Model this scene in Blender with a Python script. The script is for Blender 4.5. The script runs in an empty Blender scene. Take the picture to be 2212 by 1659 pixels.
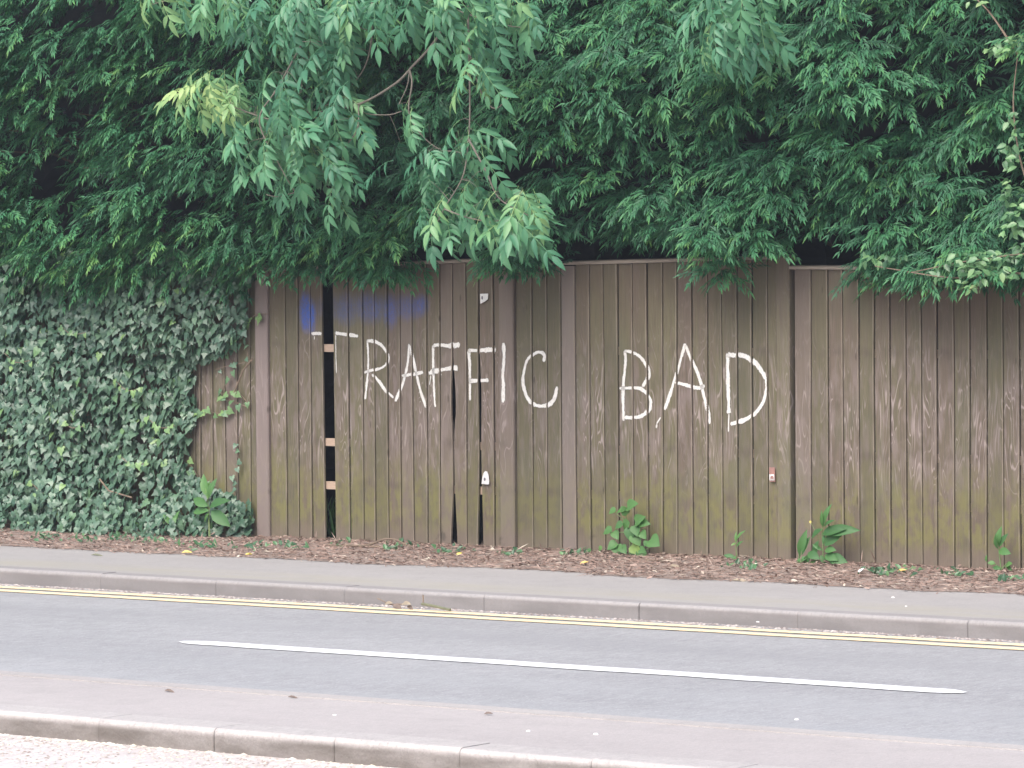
import bpy, math, random
import numpy as np
from mathutils import Vector

# ------------------------------------------------------------------ camera, sky, sun, exposure
S = bpy.context.scene
COL = S.collection
F = 9000.0                                   # focal length in units of a 2212-wide picture
TH = math.atan(8.2e-5 * F); PITCH = math.atan(287.5 / F); ROLL = -0.0078
H = 1.91; D = F * H / 648.0
CAM = np.array([D * math.sin(TH), -D * math.cos(TH), H])
def Rx(a): c, s = math.cos(a), math.sin(a); return np.array([[1, 0, 0], [0, c, -s], [0, s, c]])
def Rz(a): c, s = math.cos(a), math.sin(a); return np.array([[c, -s, 0], [s, c, 0], [0, 0, 1.]])
RC = Rz(TH) @ Rx(math.pi / 2 - PITCH) @ Rz(ROLL)
cd = bpy.data.cameras.new('camera'); cam = bpy.data.objects.new('camera', cd); COL.objects.link(cam)
M4 = [[*RC[0], CAM[0]], [*RC[1], CAM[1]], [*RC[2], CAM[2]], [0, 0, 0, 1]]
from mathutils import Matrix
cam.matrix_world = Matrix(M4)
cd.sensor_fit = 'HORIZONTAL'; cd.sensor_width = 36; cd.lens = 36 * F / 2212; cd.clip_end = 3000
S.camera = cam

SUN_EL, SUN_AZ = math.radians(52), math.radians(172)      # azimuth measured clockwise from +Y
W = bpy.data.worlds.new('World'); S.world = W; W.use_nodes = True
nt = W.node_tree; bg = nt.nodes['Background']
sk = nt.nodes.new('ShaderNodeTexSky'); sk.sky_type = 'NISHITA'; sk.sun_disc = False
sk.sun_elevation = SUN_EL; sk.sun_rotation = SUN_AZ; sk.air_density = 1.0; sk.dust_density = 4.0; sk.ozone_density = 1.0
nt.links.new(sk.outputs[0], bg.inputs[0]); bg.inputs[1].default_value = 0.11
sd = bpy.data.lights.new('sun', 'SUN'); sd.energy = 1.4; sd.angle = math.radians(60); sd.color = (1, .985, .96)
so = bpy.data.objects.new('sun', sd); COL.objects.link(so)
dv = Vector((math.sin(SUN_AZ) * math.cos(SUN_EL), math.cos(SUN_AZ) * math.cos(SUN_EL), math.sin(SUN_EL)))
so.rotation_euler = dv.to_track_quat('Z', 'Y').to_euler()
S.view_settings.view_transform = 'Standard'; S.view_settings.look = 'None'
S.view_settings.exposure = 1.2; S.view_settings.gamma = 1

rng = np.random.default_rng(7); random.seed(7)
def ray(x, y): return RC @ np.array([(x - 1106) / F, (829.5 - y) / F, -1.])
def onY(x, y, Y=0.):
    d = ray(x, y); return CAM + (Y - CAM[1]) / d[1] * d
def onZ(x, y, Z=0.):
    d = ray(x, y); return CAM + (Z - CAM[2]) / d[2] * d

# ------------------------------------------------------------------ helpers
class MB:
    """collects vertices and faces; builds ONE mesh object"""
    def __init__(s): s.v = []; s.f = {3: [], 4: []}; s.t = []; s.n = 0; s.a = []
    def add(s, v, f, t=0., a=1.):
        v = np.asarray(v, float).reshape(-1, 3); f = np.asarray(f, int)
        s.v.append(v); s.f[f.shape[1]].append(f + s.n)
        s.t.append(np.broadcast_to(np.asarray(t, float), (len(v),)))
        s.a.append(np.broadcast_to(np.asarray(a, float), (len(v),))); s.n += len(v)
    def box(s, x0, x1, y0, y1, z0, z1, t=0.):
        v = [(x, y, z) for z in (z0, z1) for x, y in ((x0, y0), (x1, y0), (x1, y1), (x0, y1))]
        s.add(v, [(3, 2, 1, 0), (4, 5, 6, 7), (0, 1, 5, 4), (1, 2, 6, 5), (2, 3, 7, 6), (3, 0, 4, 7)], t)
    def tube(s, pts, rad, n=6, t=0.):
        pts = np.asarray(pts, float); m = len(pts); rad = np.broadcast_to(np.asarray(rad, float), (m,))
        tg = np.gradient(pts, axis=0); tg /= np.linalg.norm(tg, axis=1)[:, None] + 1e-9
        up = np.array([0.3, 1, .2]); u = np.cross(tg, up); u /= np.linalg.norm(u, axis=1)[:, None] + 1e-9
        w = np.cross(tg, u); an = np.arange(n) * 2 * math.pi / n
        ring = pts[:, None] + rad[:, None, None] * (np.cos(an)[None, :, None] * u[:, None] + np.sin(an)[None, :, None] * w[:, None])
        f = [(i * n + j, i * n + (j + 1) % n, (i + 1) * n + (j + 1) % n, (i + 1) * n + j) for i in range(m - 1) for j in range(n)]
        s.add(ring.reshape(-1, 3), f, t)
        for e, o in ((0, 1), (m - 1, 0)):
            s.add(np.vstack([ring[e], pts[e]]), [((j + 1) % n, j, n) if o else (j, (j + 1) % n, n) for j in range(n)], t)
    def place(s, T, fs, pos, R, sc, tint, talong=None):
        """stamp template T (n,3) at pos (N,3) with rotations R (N,3,3; columns = local axes), scale sc (N,)"""
        N = len(pos); n = len(T)
        v = np.einsum('nij,kj->nki', R, T) * np.asarray(sc).reshape(-1, 1, 1) + pos[:, None]
        t = np.repeat(np.asarray(tint, float).reshape(-1, 1), n, 1)
        if talong is not None: t = t + talong[None]
        off = (np.arange(N) * n)[:, None, None]
        for k in (3, 4):
            f = fs.get(k)
            if f is not None and len(f): s.f[k].append((np.asarray(f)[None] + off).reshape(-1, k) + s.n)
        s.v.append(v.reshape(-1, 3)); s.t.append(t.reshape(-1)); s.a.append(np.ones(N * n)); s.n += N * n
    def build(s, name, mat, parent=None, loc=None, smooth=False):
        V = np.vstack(s.v); 
        org = np.zeros(3)
        if parent is not None: org = np.array(parent.matrix_world.translation) if parent.parent else np.array(parent.location)
        elif loc is not None: org = np.asarray(loc, float)
        V = V - org
        me = bpy.data.meshes.new(name)
        f3 = np.vstack(s.f[3]) if s.f[3] else np.zeros((0, 3), int); f4 = np.vstack(s.f[4]) if s.f[4] else np.zeros((0, 4), int)
        li = np.concatenate([f3.ravel(), f4.ravel()]); nf = len(f3) + len(f4)
        st = np.concatenate([np.arange(len(f3)) * 3, len(f3) * 3 + np.arange(len(f4)) * 4])
        me.vertices.add(len(V)); me.vertices.foreach_set('co', V.astype('f').ravel())
        me.loops.add(len(li)); me.loops.foreach_set('vertex_index', li.astype('i'))
        me.polygons.add(nf); me.polygons.foreach_set('loop_start', st.astype('i'))
        me.update(calc_edges=True); me.validate()
        a = me.attributes.new('tint', 'FLOAT', 'POINT'); a.data.foreach_set('value', np.concatenate(s.t).astype('f'))
        a = me.attributes.new('cover', 'FLOAT', 'POINT'); a.data.foreach_set('value', np.concatenate(s.a).astype('f'))
        me.polygons.foreach_set('use_smooth', np.full(nf, bool(smooth)))
        me.materials.append(mat)
        o = bpy.data.objects.new(name, me); COL.objects.link(o)
        if parent is not None: o.parent = parent
        elif loc is not None: o.location = loc
        bpy.context.view_layer.update()
        return o

def tag(o, label, cat=None, group=None, kind=None):
    if label: o['label'] = label
    if cat: o['category'] = cat
    if group: o['group'] = group
    if kind: o['kind'] = kind
    return o
def thing(name, label, cat, loc, group=None):
    o = bpy.data.objects.new(name, None); COL.objects.link(o); o.location = loc; o.empty_display_size = .1
    bpy.context.view_layer.update()
    return tag(o, label, cat, group)

def frames(d, n):
    """rotation matrices with local x along d and local z near n"""
    d = d / np.linalg.norm(d, axis=1)[:, None]
    y = np.cross(n, d); y /= np.linalg.norm(y, axis=1)[:, None] + 1e-9
    z = np.cross(d, y)
    return np.stack([d, y, z], axis=2)

# value noise 2-D
_g = rng.random((64, 64))
def vn(x, y):
    x = np.asarray(x, float); y = np.asarray(y, float)
    xi = np.floor(x).astype(int); yi = np.floor(y).astype(int); fx = x - xi; fy = y - yi
    fx = fx * fx * (3 - 2 * fx); fy = fy * fy * (3 - 2 * fy)
    g = lambda a, b: _g[a % 64, b % 64]
    return (g(xi, yi) * (1 - fx) + g(xi + 1, yi) * fx) * (1 - fy) + (g(xi, yi + 1) * (1 - fx) + g(xi + 1, yi + 1) * fx) * fy

# ------------------------------------------------------------------ material helpers
class NT:
    def __init__(s, name):
        s.m = bpy.data.materials.new(name); s.m.use_nodes = True; s.t = s.m.node_tree
        s.b = s.t.nodes['Principled BSDF']; s.out = s.t.nodes['Material Output']
        s._pos = None
    def n(s, ty, ins=None, **kw):
        x = s.t.nodes.new(ty)
        for k, v in kw.items(): setattr(x, k, v)
        for k, v in (ins or {}).items(): s.set(x.inputs[k], v)
        return x
    def set(s, sock, v):
        if hasattr(v, 'is_output') or isinstance(v, bpy.types.NodeSocket): s.t.links.new(v, sock)
        else:
            if sock.type == 'RGBA' and len(v) == 3: v = (*v, 1)
            sock.default_value = v
    def pos(s):
        if s._pos is None: s._pos = s.n('ShaderNodeNewGeometry').outputs['Position']
        return s._pos
    def vec(s, sc, off=(0, 0, 0), add=None):
        v = s.n('ShaderNodeMapping', {'Vector': s.pos(), 'Scale': sc, 'Location': off}).outputs[0]
        if add is not None: v = s.n('ShaderNodeVectorMath', {0: v, 1: add}, operation='ADD').outputs[0]
        return v
    def noise(s, sc, scale=1., det=4., rough=.55, dist=0., off=(0, 0, 0), add=None):
        return s.n('ShaderNodeTexNoise', {'Vector': s.vec(sc, off, add), 'Scale': scale, 'Detail': det, 'Roughness': rough, 'Distortion': dist}).outputs['Fac']
    def math(s, op, a, b=0., c=0.): return s.n('ShaderNodeMath', {0: a, 1: b, 2: c}, operation=op).outputs[0]
    def ramp(s, v, a, b, lo=0., hi=1.):
        return s.n('ShaderNodeMapRange', {'Value': v, 'From Min': a, 'From Max': b, 'To Min': lo, 'To Max': hi}, interpolation_type='SMOOTHSTEP').outputs[0]
    def mix(s, f, a, b, bl='MIX'):
        x = s.t.nodes.new('ShaderNodeMix'); x.data_type = 'RGBA'; x.blend_type = bl
        s.set(x.inputs[0], f); s.set(x.inputs[6], a); s.set(x.inputs[7], b); return x.outputs[2]
    def cr(s, v, stops):
        x = s.n('ShaderNodeValToRGB', {0: v}); e = x.color_ramp.elements
        while len(e) < len(stops): e.new(.5)
        for el, (p, c) in zip(e, stops): el.position = p; el.color = (*c, 1)
        return x.outputs[0]
    def attr(s, nm): return s.n('ShaderNodeAttribute', attribute_name=nm).outputs['Fac']
    def sep(s): return s.n('ShaderNodeSeparateXYZ', {0: s.pos()}).outputs
    def bump(s, h, st=.3, d=.01): s.set(s.b.inputs['Normal'], s.n('ShaderNodeBump', {'Height': h, 'Strength': st, 'Distance': d}).outputs[0])
    def fin(s, col, rough=.8, spec=.3):
        s.set(s.b.inputs['Base Color'], col); s.set(s.b.inputs['Roughness'], rough); s.b.inputs['Specular IOR Level'].default_value = spec
        return s.m

def leafmat(name, stops, rough=.5, trans=.25, spec=.4, var=None):
    m = NT(name); t = m.attr('tint')
    big = m.noise((1.3, 1.3, 1.3), 1.5, 2)
    c = m.cr(m.math('ADD', t, m.ramp(big, .3, .7, -.08, .08)), stops)
    m.fin(c, rough, spec)
    if trans:
        tr = m.n('ShaderNodeBsdfTranslucent', {'Color': c})
        mx = m.n('ShaderNodeMixShader', {0: trans, 1: m.b.outputs[0], 2: tr.outputs[0]})
        m.set(m.out.inputs[0], mx.outputs[0])
    return m.m

def wood(name, blue=False, base=0, pinky=0., sc=1.):
    m = NT(name); P = m.sep(); t = m.attr('tint')
    tv = m.n('ShaderNodeCombineXYZ', {0: m.math('MULTIPLY', t, 13.7), 1: m.math('MULTIPLY', t, 5.1), 2: m.math('MULTIPLY', t, 29.3)}).outputs[0]
    fine = m.noise((140, 20, 5), 1, 4, .6, 0, (0, 0, 0), tv)
    broad = m.noise((26, 5, 1.6), 1, 3, .55, .6, (0, 0, 0), tv)
    patch = m.noise((4, 4, 2.2), 1, 4, .6)
    olive = m.mix(m.ramp(t, 0, 1), (.160, .146, .086), (.138, .124, .080))
    brown = (.155, .122, .095)
    c = m.mix(m.ramp(m.math('ADD', broad, m.math('MULTIPLY', t, .5)), .50, .98), olive, brown)
    c = m.mix(m.ramp(fine, .40, .72, 0, .5), c, (.082, .068, .055))
    # redder, darker brown towards the top
    zt = m.ramp(m.math('ADD', P[2], m.math('MULTIPLY', patch, .45)), 1.45, 2.1)
    c = m.mix(m.math('MULTIPLY', zt, .55), c, (.112, .083, .068))
    # contour figure of the grain, bare where the stain has worn
    g = m.noise((12, 4, 1.7), 1, 1.5, .4, 1.1, (3, 0, 0), tv)
    ln = m.math('PINGPONG', m.math('MULTIPLY', g, 10.0), .5)
    ln = m.math('MULTIPLY', m.ramp(ln, .34, .5), m.ramp(m.noise((10, 3, 3), 1, 3, .5, 0, (7, 7, 7), tv), .38, .58))
    zone = m.math('MULTIPLY', m.ramp(m.math('ADD', P[2], m.math('MULTIPLY', patch, .5)), .5, .95), m.ramp(m.math('ADD', P[2], m.math('MULTIPLY', patch, .5)), 1.75, 1.2))
    br = m.ramp(m.noise((22, 4, 5.5), 1, 3, .6, .3, (9, 1, 0), tv), .42, .66)
    c = m.mix(m.math('MULTIPLY', zone, m.math('MULTIPLY', br, .65)), c, (.235, .188, .175))
    c = m.mix(m.math('MULTIPLY', m.math('MULTIPLY', ln, m.math('MULTIPLY_ADD', zone, .85, .10)), .95), c, (.36, .30, .28))
    # algae and moss low on the boards
    mo = m.math('MULTIPLY', m.ramp(m.math('SUBTRACT', P[2], m.math('MULTIPLY', patch, .55)), .42, .02), m.ramp(P[2], .05, .18))
    mo = m.math('MULTIPLY', mo, m.ramp(m.noise((14, 4, 8), 1, 4, .65), .38, .60, 0, 1))
    c = m.mix(m.math('MULTIPLY', mo, .6), c, (.205, .196, .070))
    gr = m.ramp(m.noise((3.2, 3, 1.4), 1, 3, .6, 0, (5, 5, 5)), .5, .7, 0, .45)
    c = m.mix(gr, c, (.125, .128, .082))
    c = m.mix(m.ramp(t, .82, .86, 0, .35), c, (.215, .18, .155)); c = m.mix(m.ramp(t, .18, .14, 0, .35), c, (.095, .082, .06))
    for zr in (1.30, .68, .39):                    # damp dark smears where the cross rails sit behind
        bd = m.ramp(m.math('ABSOLUTE', m.math('SUBTRACT', m.math('ADD', P[2], m.math('MULTIPLY', patch, .12)), zr + .05)), .05, .0)
        c = m.mix(m.math('MULTIPLY', bd, m.ramp(m.noise((7, 3, 4), 1, 4, .6, 0, (1, 1, zr * 9)), .42, .68, 0, .42)), c, (.085, .068, .056))
    # soil splash and damp at the foot
    ds = m.ramp(m.math('ADD', P[2], m.math('MULTIPLY', m.noise((9, 3, 6), 1, 4), .22)), .30, .13)
    c = m.mix(m.math('MULTIPLY', ds, .55), c, (.20, .158, .128))
    st = m.ramp(m.noise((6, 3, 5), 1, 4, .6, 0, (2, 8, 1)), .62, .72, 0, .6)
    c = m.mix(m.math('MULTIPLY', st, m.ramp(P[2], .5, .2)), c, (.06, .055, .045))
    if pinky: c = m.mix(pinky, c, (.255, .208, .198))
    c = m.mix(m.math('MULTIPLY', m.math('SUBTRACT', 1., m.attr('cover')), m.ramp(m.noise((9, 3, 4), 1, 3), .3, .7, .15, .75)), c, (.30, .255, .20))  # arris highlight painted in as a paler worn edge
    # knots
    vo = m.n('ShaderNodeTexVoronoi', {'Vector': m.vec((7, 1, 1.9), (0, 0, 0), tv), 'Scale': 1.0, 'Randomness': 1.})
    kn = m.ramp(vo.outputs['Distance'], .075, .035)
    c = m.mix(m.math('MULTIPLY', kn, .6), c, (.055, .04, .032))
    if blue:
        nb = m.noise((30, 8, 7), 1, 4, .65)
        tot = None
        for (px, py, rx, ry, k) in ((664, 672, 15, 42, .85), (675, 682, 12, 36, .85), (663, 690, 13, 28, .8), (752, 668, 30, 34, .30), (800, 665, 40, 33, .36), (812, 668, 14, 26, .42),
                                    (846, 672, 16, 36, .5), (885, 663, 34, 28, .38), (912, 660, 16, 24, .48), (720, 665, 40, 30, .2)):
            p = onY(px, py); sx = rx / 272.; sz = ry / 340.
            dx = m.math('MULTIPLY', m.math('SUBTRACT', P[0], p[0]), 1 / sx); dz = m.math('MULTIPLY', m.math('SUBTRACT', P[2], p[2]), 1 / sz)
            d = m.math('SQRT', m.math('ADD', m.math('MULTIPLY', dx, dx), m.math('MULTIPLY', dz, dz)))
            e = m.ramp(m.math('ADD', d, m.math('MULTIPLY', nb, .7)), 1.75, .7, 0, k)
            tot = e if tot is None else m.math('MAXIMUM', tot, e)
        tot = m.math('MULTIPLY', tot, m.ramp(m.noise((110, 20, 50), 1, 3, .7), .38, .6, .5, 1.0))
        c = m.mix(tot, c, (.05, .115, .44))
    h = m.math('ADD', fine, m.math('MULTIPLY', broad, .8))
    m.bump(h, .5, .004)
    return m.fin(c, .85, .25)

def simple(name, c1, c2, scale=8, rough=.8, spec=.3, bump=0., sc=(1, 1, 1)):
    m = NT(name); n = m.noise(sc, scale, 5, .6)
    if bump: m.bump(n, bump, .01)
    return m.fin(m.mix(m.ramp(n, .3, .7), c1, c2), rough, spec)

def asphalt(name, c1, c2, speck=(.5, .5, .5), scale=1., patchcol=None, bump=.5, stripe=None, grime_shade=None, mott=.35):
    m = NT(name)
    big = m.noise((.35, .9, 1), 1, 4, .6); mid = m.noise((5, 5, 5), 1, 4, .6)
    f0 = m.noise((38 * scale, 10 * scale, 20), 1, 4, .85)
    f1 = m.noise((60 * scale,) * 3, 1, 3, .7); 
    vo = m.n('ShaderNodeTexVoronoi', {'Vector': m.vec((85 * scale, 60 * scale, 80)), 'Scale': 1.})
    c = m.mix(m.ramp(big, .3, .7), c1, c2)
    c = m.mix(m.ramp(mid, .4, .75, 0, .35), c, tuple(x * .8 for x in c1))
    c = m.mix(m.ramp(f1, .52, .72, 0, .5), c, tuple(x * .55 for x in c1))
    c = m.mix(m.ramp(f0, .45, .72, 0, mott), c, tuple(x * 1.3 for x in c2))
    c = m.mix(m.ramp(f0, .45, .25, 0, mott), c, tuple(x * .7 for x in c1))
    sp = m.math('MULTIPLY', m.ramp(vo.outputs['Distance'], .34, .12), m.ramp(m.n('ShaderNodeSeparateColor', {0: vo.outputs['Color']}).outputs[0], .62, .8))
    c = m.mix(m.math('MULTIPLY', sp, .6), c, speck)
    if patchcol:
        P = m.sep(); y0, y1, col, k = patchcol
        w = m.math('MULTIPLY', m.ramp(P[1], y0, y0 + .1), m.ramp(P[1], y1, y1 - .35))
        w = m.math('MULTIPLY', w, m.ramp(m.noise((1.2, 6, 1), 1, 4, .6), .3, .65, .15, 1))
        c = m.mix(m.math('MULTIPLY', w, k), c, col)
    if grime_shade:                                     # upright face darkened as painted shade, some dirt in it; top edge left pale
        P = m.sep(); z0, z1, col, k = grime_shade
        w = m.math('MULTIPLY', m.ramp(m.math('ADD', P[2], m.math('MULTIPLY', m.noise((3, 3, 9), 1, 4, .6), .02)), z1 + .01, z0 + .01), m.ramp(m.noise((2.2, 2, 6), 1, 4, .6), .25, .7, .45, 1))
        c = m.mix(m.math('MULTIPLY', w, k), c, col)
    if stripe:                                    # polished wheel tracks running along the road
        P = m.sep()
        for (y, wd, col, k) in stripe:
            d = m.math('ABSOLUTE', m.math('SUBTRACT', P[1], y))
            w = m.math('MULTIPLY', m.ramp(d, wd, 0.), m.ramp(m.noise((.5, 3, 1), 1, 3), .25, .7, .4, 1))
            c = m.mix(m.math('MULTIPLY', w, k), c, col)
    m.bump(m.math('ADD', f1, m.math('MULTIPLY', vo.outputs['Distance'], .6)), bump, .004)
    return m.fin(c, .78, .35)

def linepaint(name, col, under, wear=.35, rough=.6):
    m = NT(name); n = m.noise((14, 30, 1), 1, 5, .7); n2 = m.noise((90, 90, 1), 1, 3, .6)
    w = m.math('ADD', n, m.math('MULTIPLY', n2, .35))
    cv = m.attr('cover')
    k = m.ramp(m.math('ADD', cv, m.math('MULTIPLY', m.math('SUBTRACT', w, .67), wear * 4)), .35, .6)
    c = m.mix(m.ramp(n, .3, .8), col, tuple(x * .86 for x in col))
    m.fin(c, rough, .3)
    tr = m.n('ShaderNodeBsdfTransparent')
    mx = m.n('ShaderNodeMixShader', {0: k, 1: tr.outputs[0], 2: m.b.outputs[0]}); m.set(m.out.inputs[0], mx.outputs[0])
    return m.m

# ------------------------------------------------------------------ the setting
def sheet(name, x0, x1, y0, y1, z, mat, nx=1, ny=1, amp=0., edge=None):
    b = MB(); xs = np.linspace(x0, x1, nx + 1); ys = np.linspace(y0, y1, ny + 1)
    X, Y = np.meshgrid(xs, ys, indexing='ij'); Z = np.full_like(X, z)
    if amp: Z = Z + amp * (vn(X * 3, Y * 5) - .5) + amp * .6 * (vn(X * 11, Y * 13) - .5)
    if edge is not None: Y[:, 0] += edge(X[:, 0])
    idx = np.arange((nx + 1) * (ny + 1)).reshape(nx + 1, ny + 1)
    f = np.stack([idx[:-1, :-1], idx[1:, :-1], idx[1:, 1:], idx[:-1, 1:]], -1).reshape(-1, 4)
    b.add(np.stack([X, Y, Z], -1), f); o = b.build(name, mat, smooth=True); o['kind'] = 'structure'; return o

YL, YK, YP, YN = -1.40, -2.84, -7.55, -8.66         # litter edge, far kerb, island edge, near kerb face
sheet('ground', -300, 300, -300, 300, -.16, simple('soil_far', (.10, .085, .06), (.07, .08, .04), 2))
sheet('garden_ground', -60, 60, .03, 40, -.01, simple('garden_soil', (.05, .04, .03), (.03, .028, .02), 6, bump=.4))
M_road = asphalt('road_asphalt', (.296, .294, .300), (.342, .340, .345), (.55, .55, .56), .8, mott=.5,
                 stripe=[(-4.1, .5, (.270, .270, .278), .5), (-6.9, .6, (.37, .375, .385), .6), (-5.9, .5, (.32, .322, .33), .4)])
M_pave = asphalt('pavement_asphalt', (.335, .318, .312), (.37, .352, .345), (.45, .44, .43), 1.4, patchcol=(-2.70, -2.05, (.36, .335, .27), .6), bump=.3)
M_isl = asphalt('island_asphalt', (.385, .352, .342), (.43, .395, .382), (.5, .47, .45), 1.5, bump=.25)
M_lay = asphalt('layby_surface', (.50, .45, .43), (.60, .55, .53), (.8, .78, .76), .35, bump=.6)
sheet('road', -80, 80, YP - .02, YK + .02, -.09, M_road)
sheet('layby', -80, 80, -60, YN + .02, -.09, M_lay)
sheet('pavement', -80, 80, YK + .13, .06, 0., M_pave)
sheet('island_pavement', -80, 80, YN + .19, YP + .14, 0., M_isl)
M_kerb = asphalt('kerb_concrete', (.285, .268, .264), (.31, .292, .288), (.38, .36, .36), 1.6, bump=.25, grime_shade=(-.028, -.008, (.188, .174, .171), .95))
M_kerbn = asphalt('near_kerb_concrete', (.42, .39, .375), (.47, .44, .42), (.55, .52, .5), 1.0, bump=.5, grime_shade=(-.035, -.005, (.125, .108, .095), .97))
def kerb(name, xs, yf, yb, ztop, zb, mat, sgn=1, rad=.022, gap=.001):
    """kerbstones laid end to end; yf = exposed face, yb = back; top rises 4 mm above the paving"""
    b = MB(); prof = []
    for k in range(6):
        a = k / 5 * math.pi / 2
        prof.append((yf + (yb - yf) / abs(yb - yf) * (rad - rad * math.cos(a)), ztop - rad + rad * math.sin(a)))
    prof = [(yf, zb - .1)] + prof + [(yb, ztop), (yb, zb - .1)]
    rr = random.Random(3)
    for x0, x1 in zip(xs[:-1], xs[1:]):
        dy, dz, t = rr.uniform(-.004, .004), rr.uniform(-.003, .002), rr.random()
        for a, c in ((x0 + gap / 2, x1 - gap / 2),):
            n = len(prof); v = [(x, y + dy, z + dz) for x in (a, a + .006, c - .006, c) for y, z in prof]
            v = np.array(v); v[:n, 1] += np.where(v[:n, 1] < (yf + yb) / 2 if yf < yb else v[:n, 1] > (yf + yb) / 2, .004 * np.sign(yb - yf), 0)
            v[-n:, 1] += np.where(v[-n:, 1] < (yf + yb) / 2 if yf < yb else v[-n:, 1] > (yf + yb) / 2, .004 * np.sign(yb - yf), 0)
            f = [(i * n + j, (i + 1) * n + j, (i + 1) * n + (j + 1) % n, i * n + (j + 1) % n) for i in range(3) for j in range(n)]
            b.add(v, f, t)
            b.add(v[:n], [(0, j, j + 1) for j in range(1, n - 1)], t); b.add(v[-n:], [(0, j + 1, j) for j in range(1, n - 1)], t)
    o = b.build(name, mat); o['kind'] = 'structure'; return o
jx = [onZ(p, q, -.04)[0] for p, q in ((453, 1270), (743, 1284), (1048, 1300), (1368, 1320), (1703, 1340), (2059, 1362))]
xs = [jx[0] - .9 * k for k in range(80, 0, -1)] + jx + [jx[-1] + .9 * k for k in range(1, 70)]
kerb('kerb', xs, YK, YK + .14, .004, -.09, M_kerb)
b = MB(); b.box(-70, 70, YP + .02, YP + .15, -.15, .004); o = b.build('island_kerb', asphalt('island_kerb_concrete', (.385, .355, .34), (.43, .40, .38), (.5, .47, .45), 1.3, bump=.3)); o['kind'] = 'structure'
kn = [onZ(p, q, 0)[0] for p, q in ((173, 1562), (1290, 1640))]
st = (kn[1] - kn[0]) / 4
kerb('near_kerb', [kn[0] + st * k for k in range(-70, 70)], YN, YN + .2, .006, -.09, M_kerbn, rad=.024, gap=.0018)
# mortar bedding under the kerb joints
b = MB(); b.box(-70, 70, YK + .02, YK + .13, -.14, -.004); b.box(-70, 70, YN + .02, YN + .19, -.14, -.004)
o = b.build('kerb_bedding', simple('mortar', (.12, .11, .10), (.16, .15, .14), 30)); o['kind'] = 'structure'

def stripe(name, x0, x1, y, w, z, mat, round_=0.):
    b = MB(); n = max(2, int((x1 - x0) / .05)); xs = np.linspace(x0, x1, n)
    e = np.minimum(xs - x0, x1 - xs); hw = w / 2 * (np.ones(n) if not round_ else np.clip((e / round_) ** .5, .25, 1))
    wob = .012 * (vn(xs * 6, xs * 0 + 3) - .5)
    cols = np.array([-1, -.8, 0, .8, 1.]); cv = np.array([.35, .85, 1, .85, .35])
    V = np.stack([np.repeat(xs[:, None], 5, 1), y + wob[:, None] + hw[:, None] * cols[None], np.full((n, 5), z)], -1)
    idx = np.arange(n * 5).reshape(n, 5); f = np.stack([idx[:-1, :-1], idx[1:, :-1], idx[1:, 1:], idx[:-1, 1:]], -1).reshape(-1, 4)
    b.add(V, f, 0., np.tile(cv, n)); o = b.build(name, mat); o['kind'] = 'structure'; return o
M_yel = linepaint('yellow_line_paint', (.92, .73, .46), None, .3); M_wht = linepaint('white_line_paint', (.86, .86, .86), None, .12)
stripe('double_yellow_line', -60, 60, -3.045, .11, -.086, M_yel); stripe('double_yellow_line', -60, 60, -3.235, .11, -.086, M_yel)
for k in range(-5, 5):
    stripe('centre_line', 1.66 + 7.0 * k, 6.31 + 7.0 * k, -5.14, .18, -.086, M_wht, .12)
# thin grey seam where the yellow lines' bed is dirty and gritty against the kerb
M_grit = simple('grit', (.38, .33, .31), (.22, .19, .18), 40)
b = MB(); N = 5200
gx = rng.uniform(-4, 9, N); gy = YK - np.abs(rng.normal(0, .055, N)) - .008
def chips(b, px, py, pz, size, tint):
    N = len(px); a = rng.uniform(0, 6.28, N); T = np.array([(-.5, -.3, 0), (.4, -.4, 0), (.55, .3, 0), (-.35, .4, 0), (0, 0, .2)])
    R = np.stack([np.stack([np.cos(a), np.sin(a), 0 * a], -1), np.stack([-np.sin(a), np.cos(a), 0 * a], -1), np.tile([0, 0, 1.], (N, 1))], 2)
    b.place(T, {3: [(0, 1, 4), (1, 2, 4), (2, 3, 4), (3, 0, 4)]}, np.stack([px, py, pz], -1), R, size, tint)
chips(b, gx, gy, np.full(N, -.089), rng.uniform(.006, .022, N), rng.random(N))
M_gritv = leafmat('grit_chips', [(0, (.16, .13, .12)), (.5, (.33, .28, .26)), (1, (.6, .55, .52))], .8, 0)
tag(b.build('gutter_grit', M_gritv), 'pinkish grey grit lying in the gutter between kerb and yellow lines', 'grit', kind='stuff')
b = MB(); N = 7000
gx = rng.uniform(3, 9.5, N); gy = YN - .01 - np.abs(rng.normal(0, .4, N))
chips(b, gx, gy, np.full(N, -.089), rng.uniform(.004, .018, N), rng.random(N))
N = 260; chips(b, rng.uniform(3, 9.5, N), YN - .01 - np.abs(rng.normal(0, .05, N)), np.full(N, -.089), rng.uniform(.015, .04, N), rng.uniform(.3, 1, N))
M_lg = leafmat('layby_chips', [(0, (.30, .24, .2)), (.35, (.55, .48, .42)), (.75, (.72, .66, .62)), (1, (.8, .72, .5))], .8, 0)
tag(b.build('layby_gravel', M_lg), 'pale chippings and dry leaf bits gathered below the near kerb', 'gravel', kind='stuff')

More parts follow.
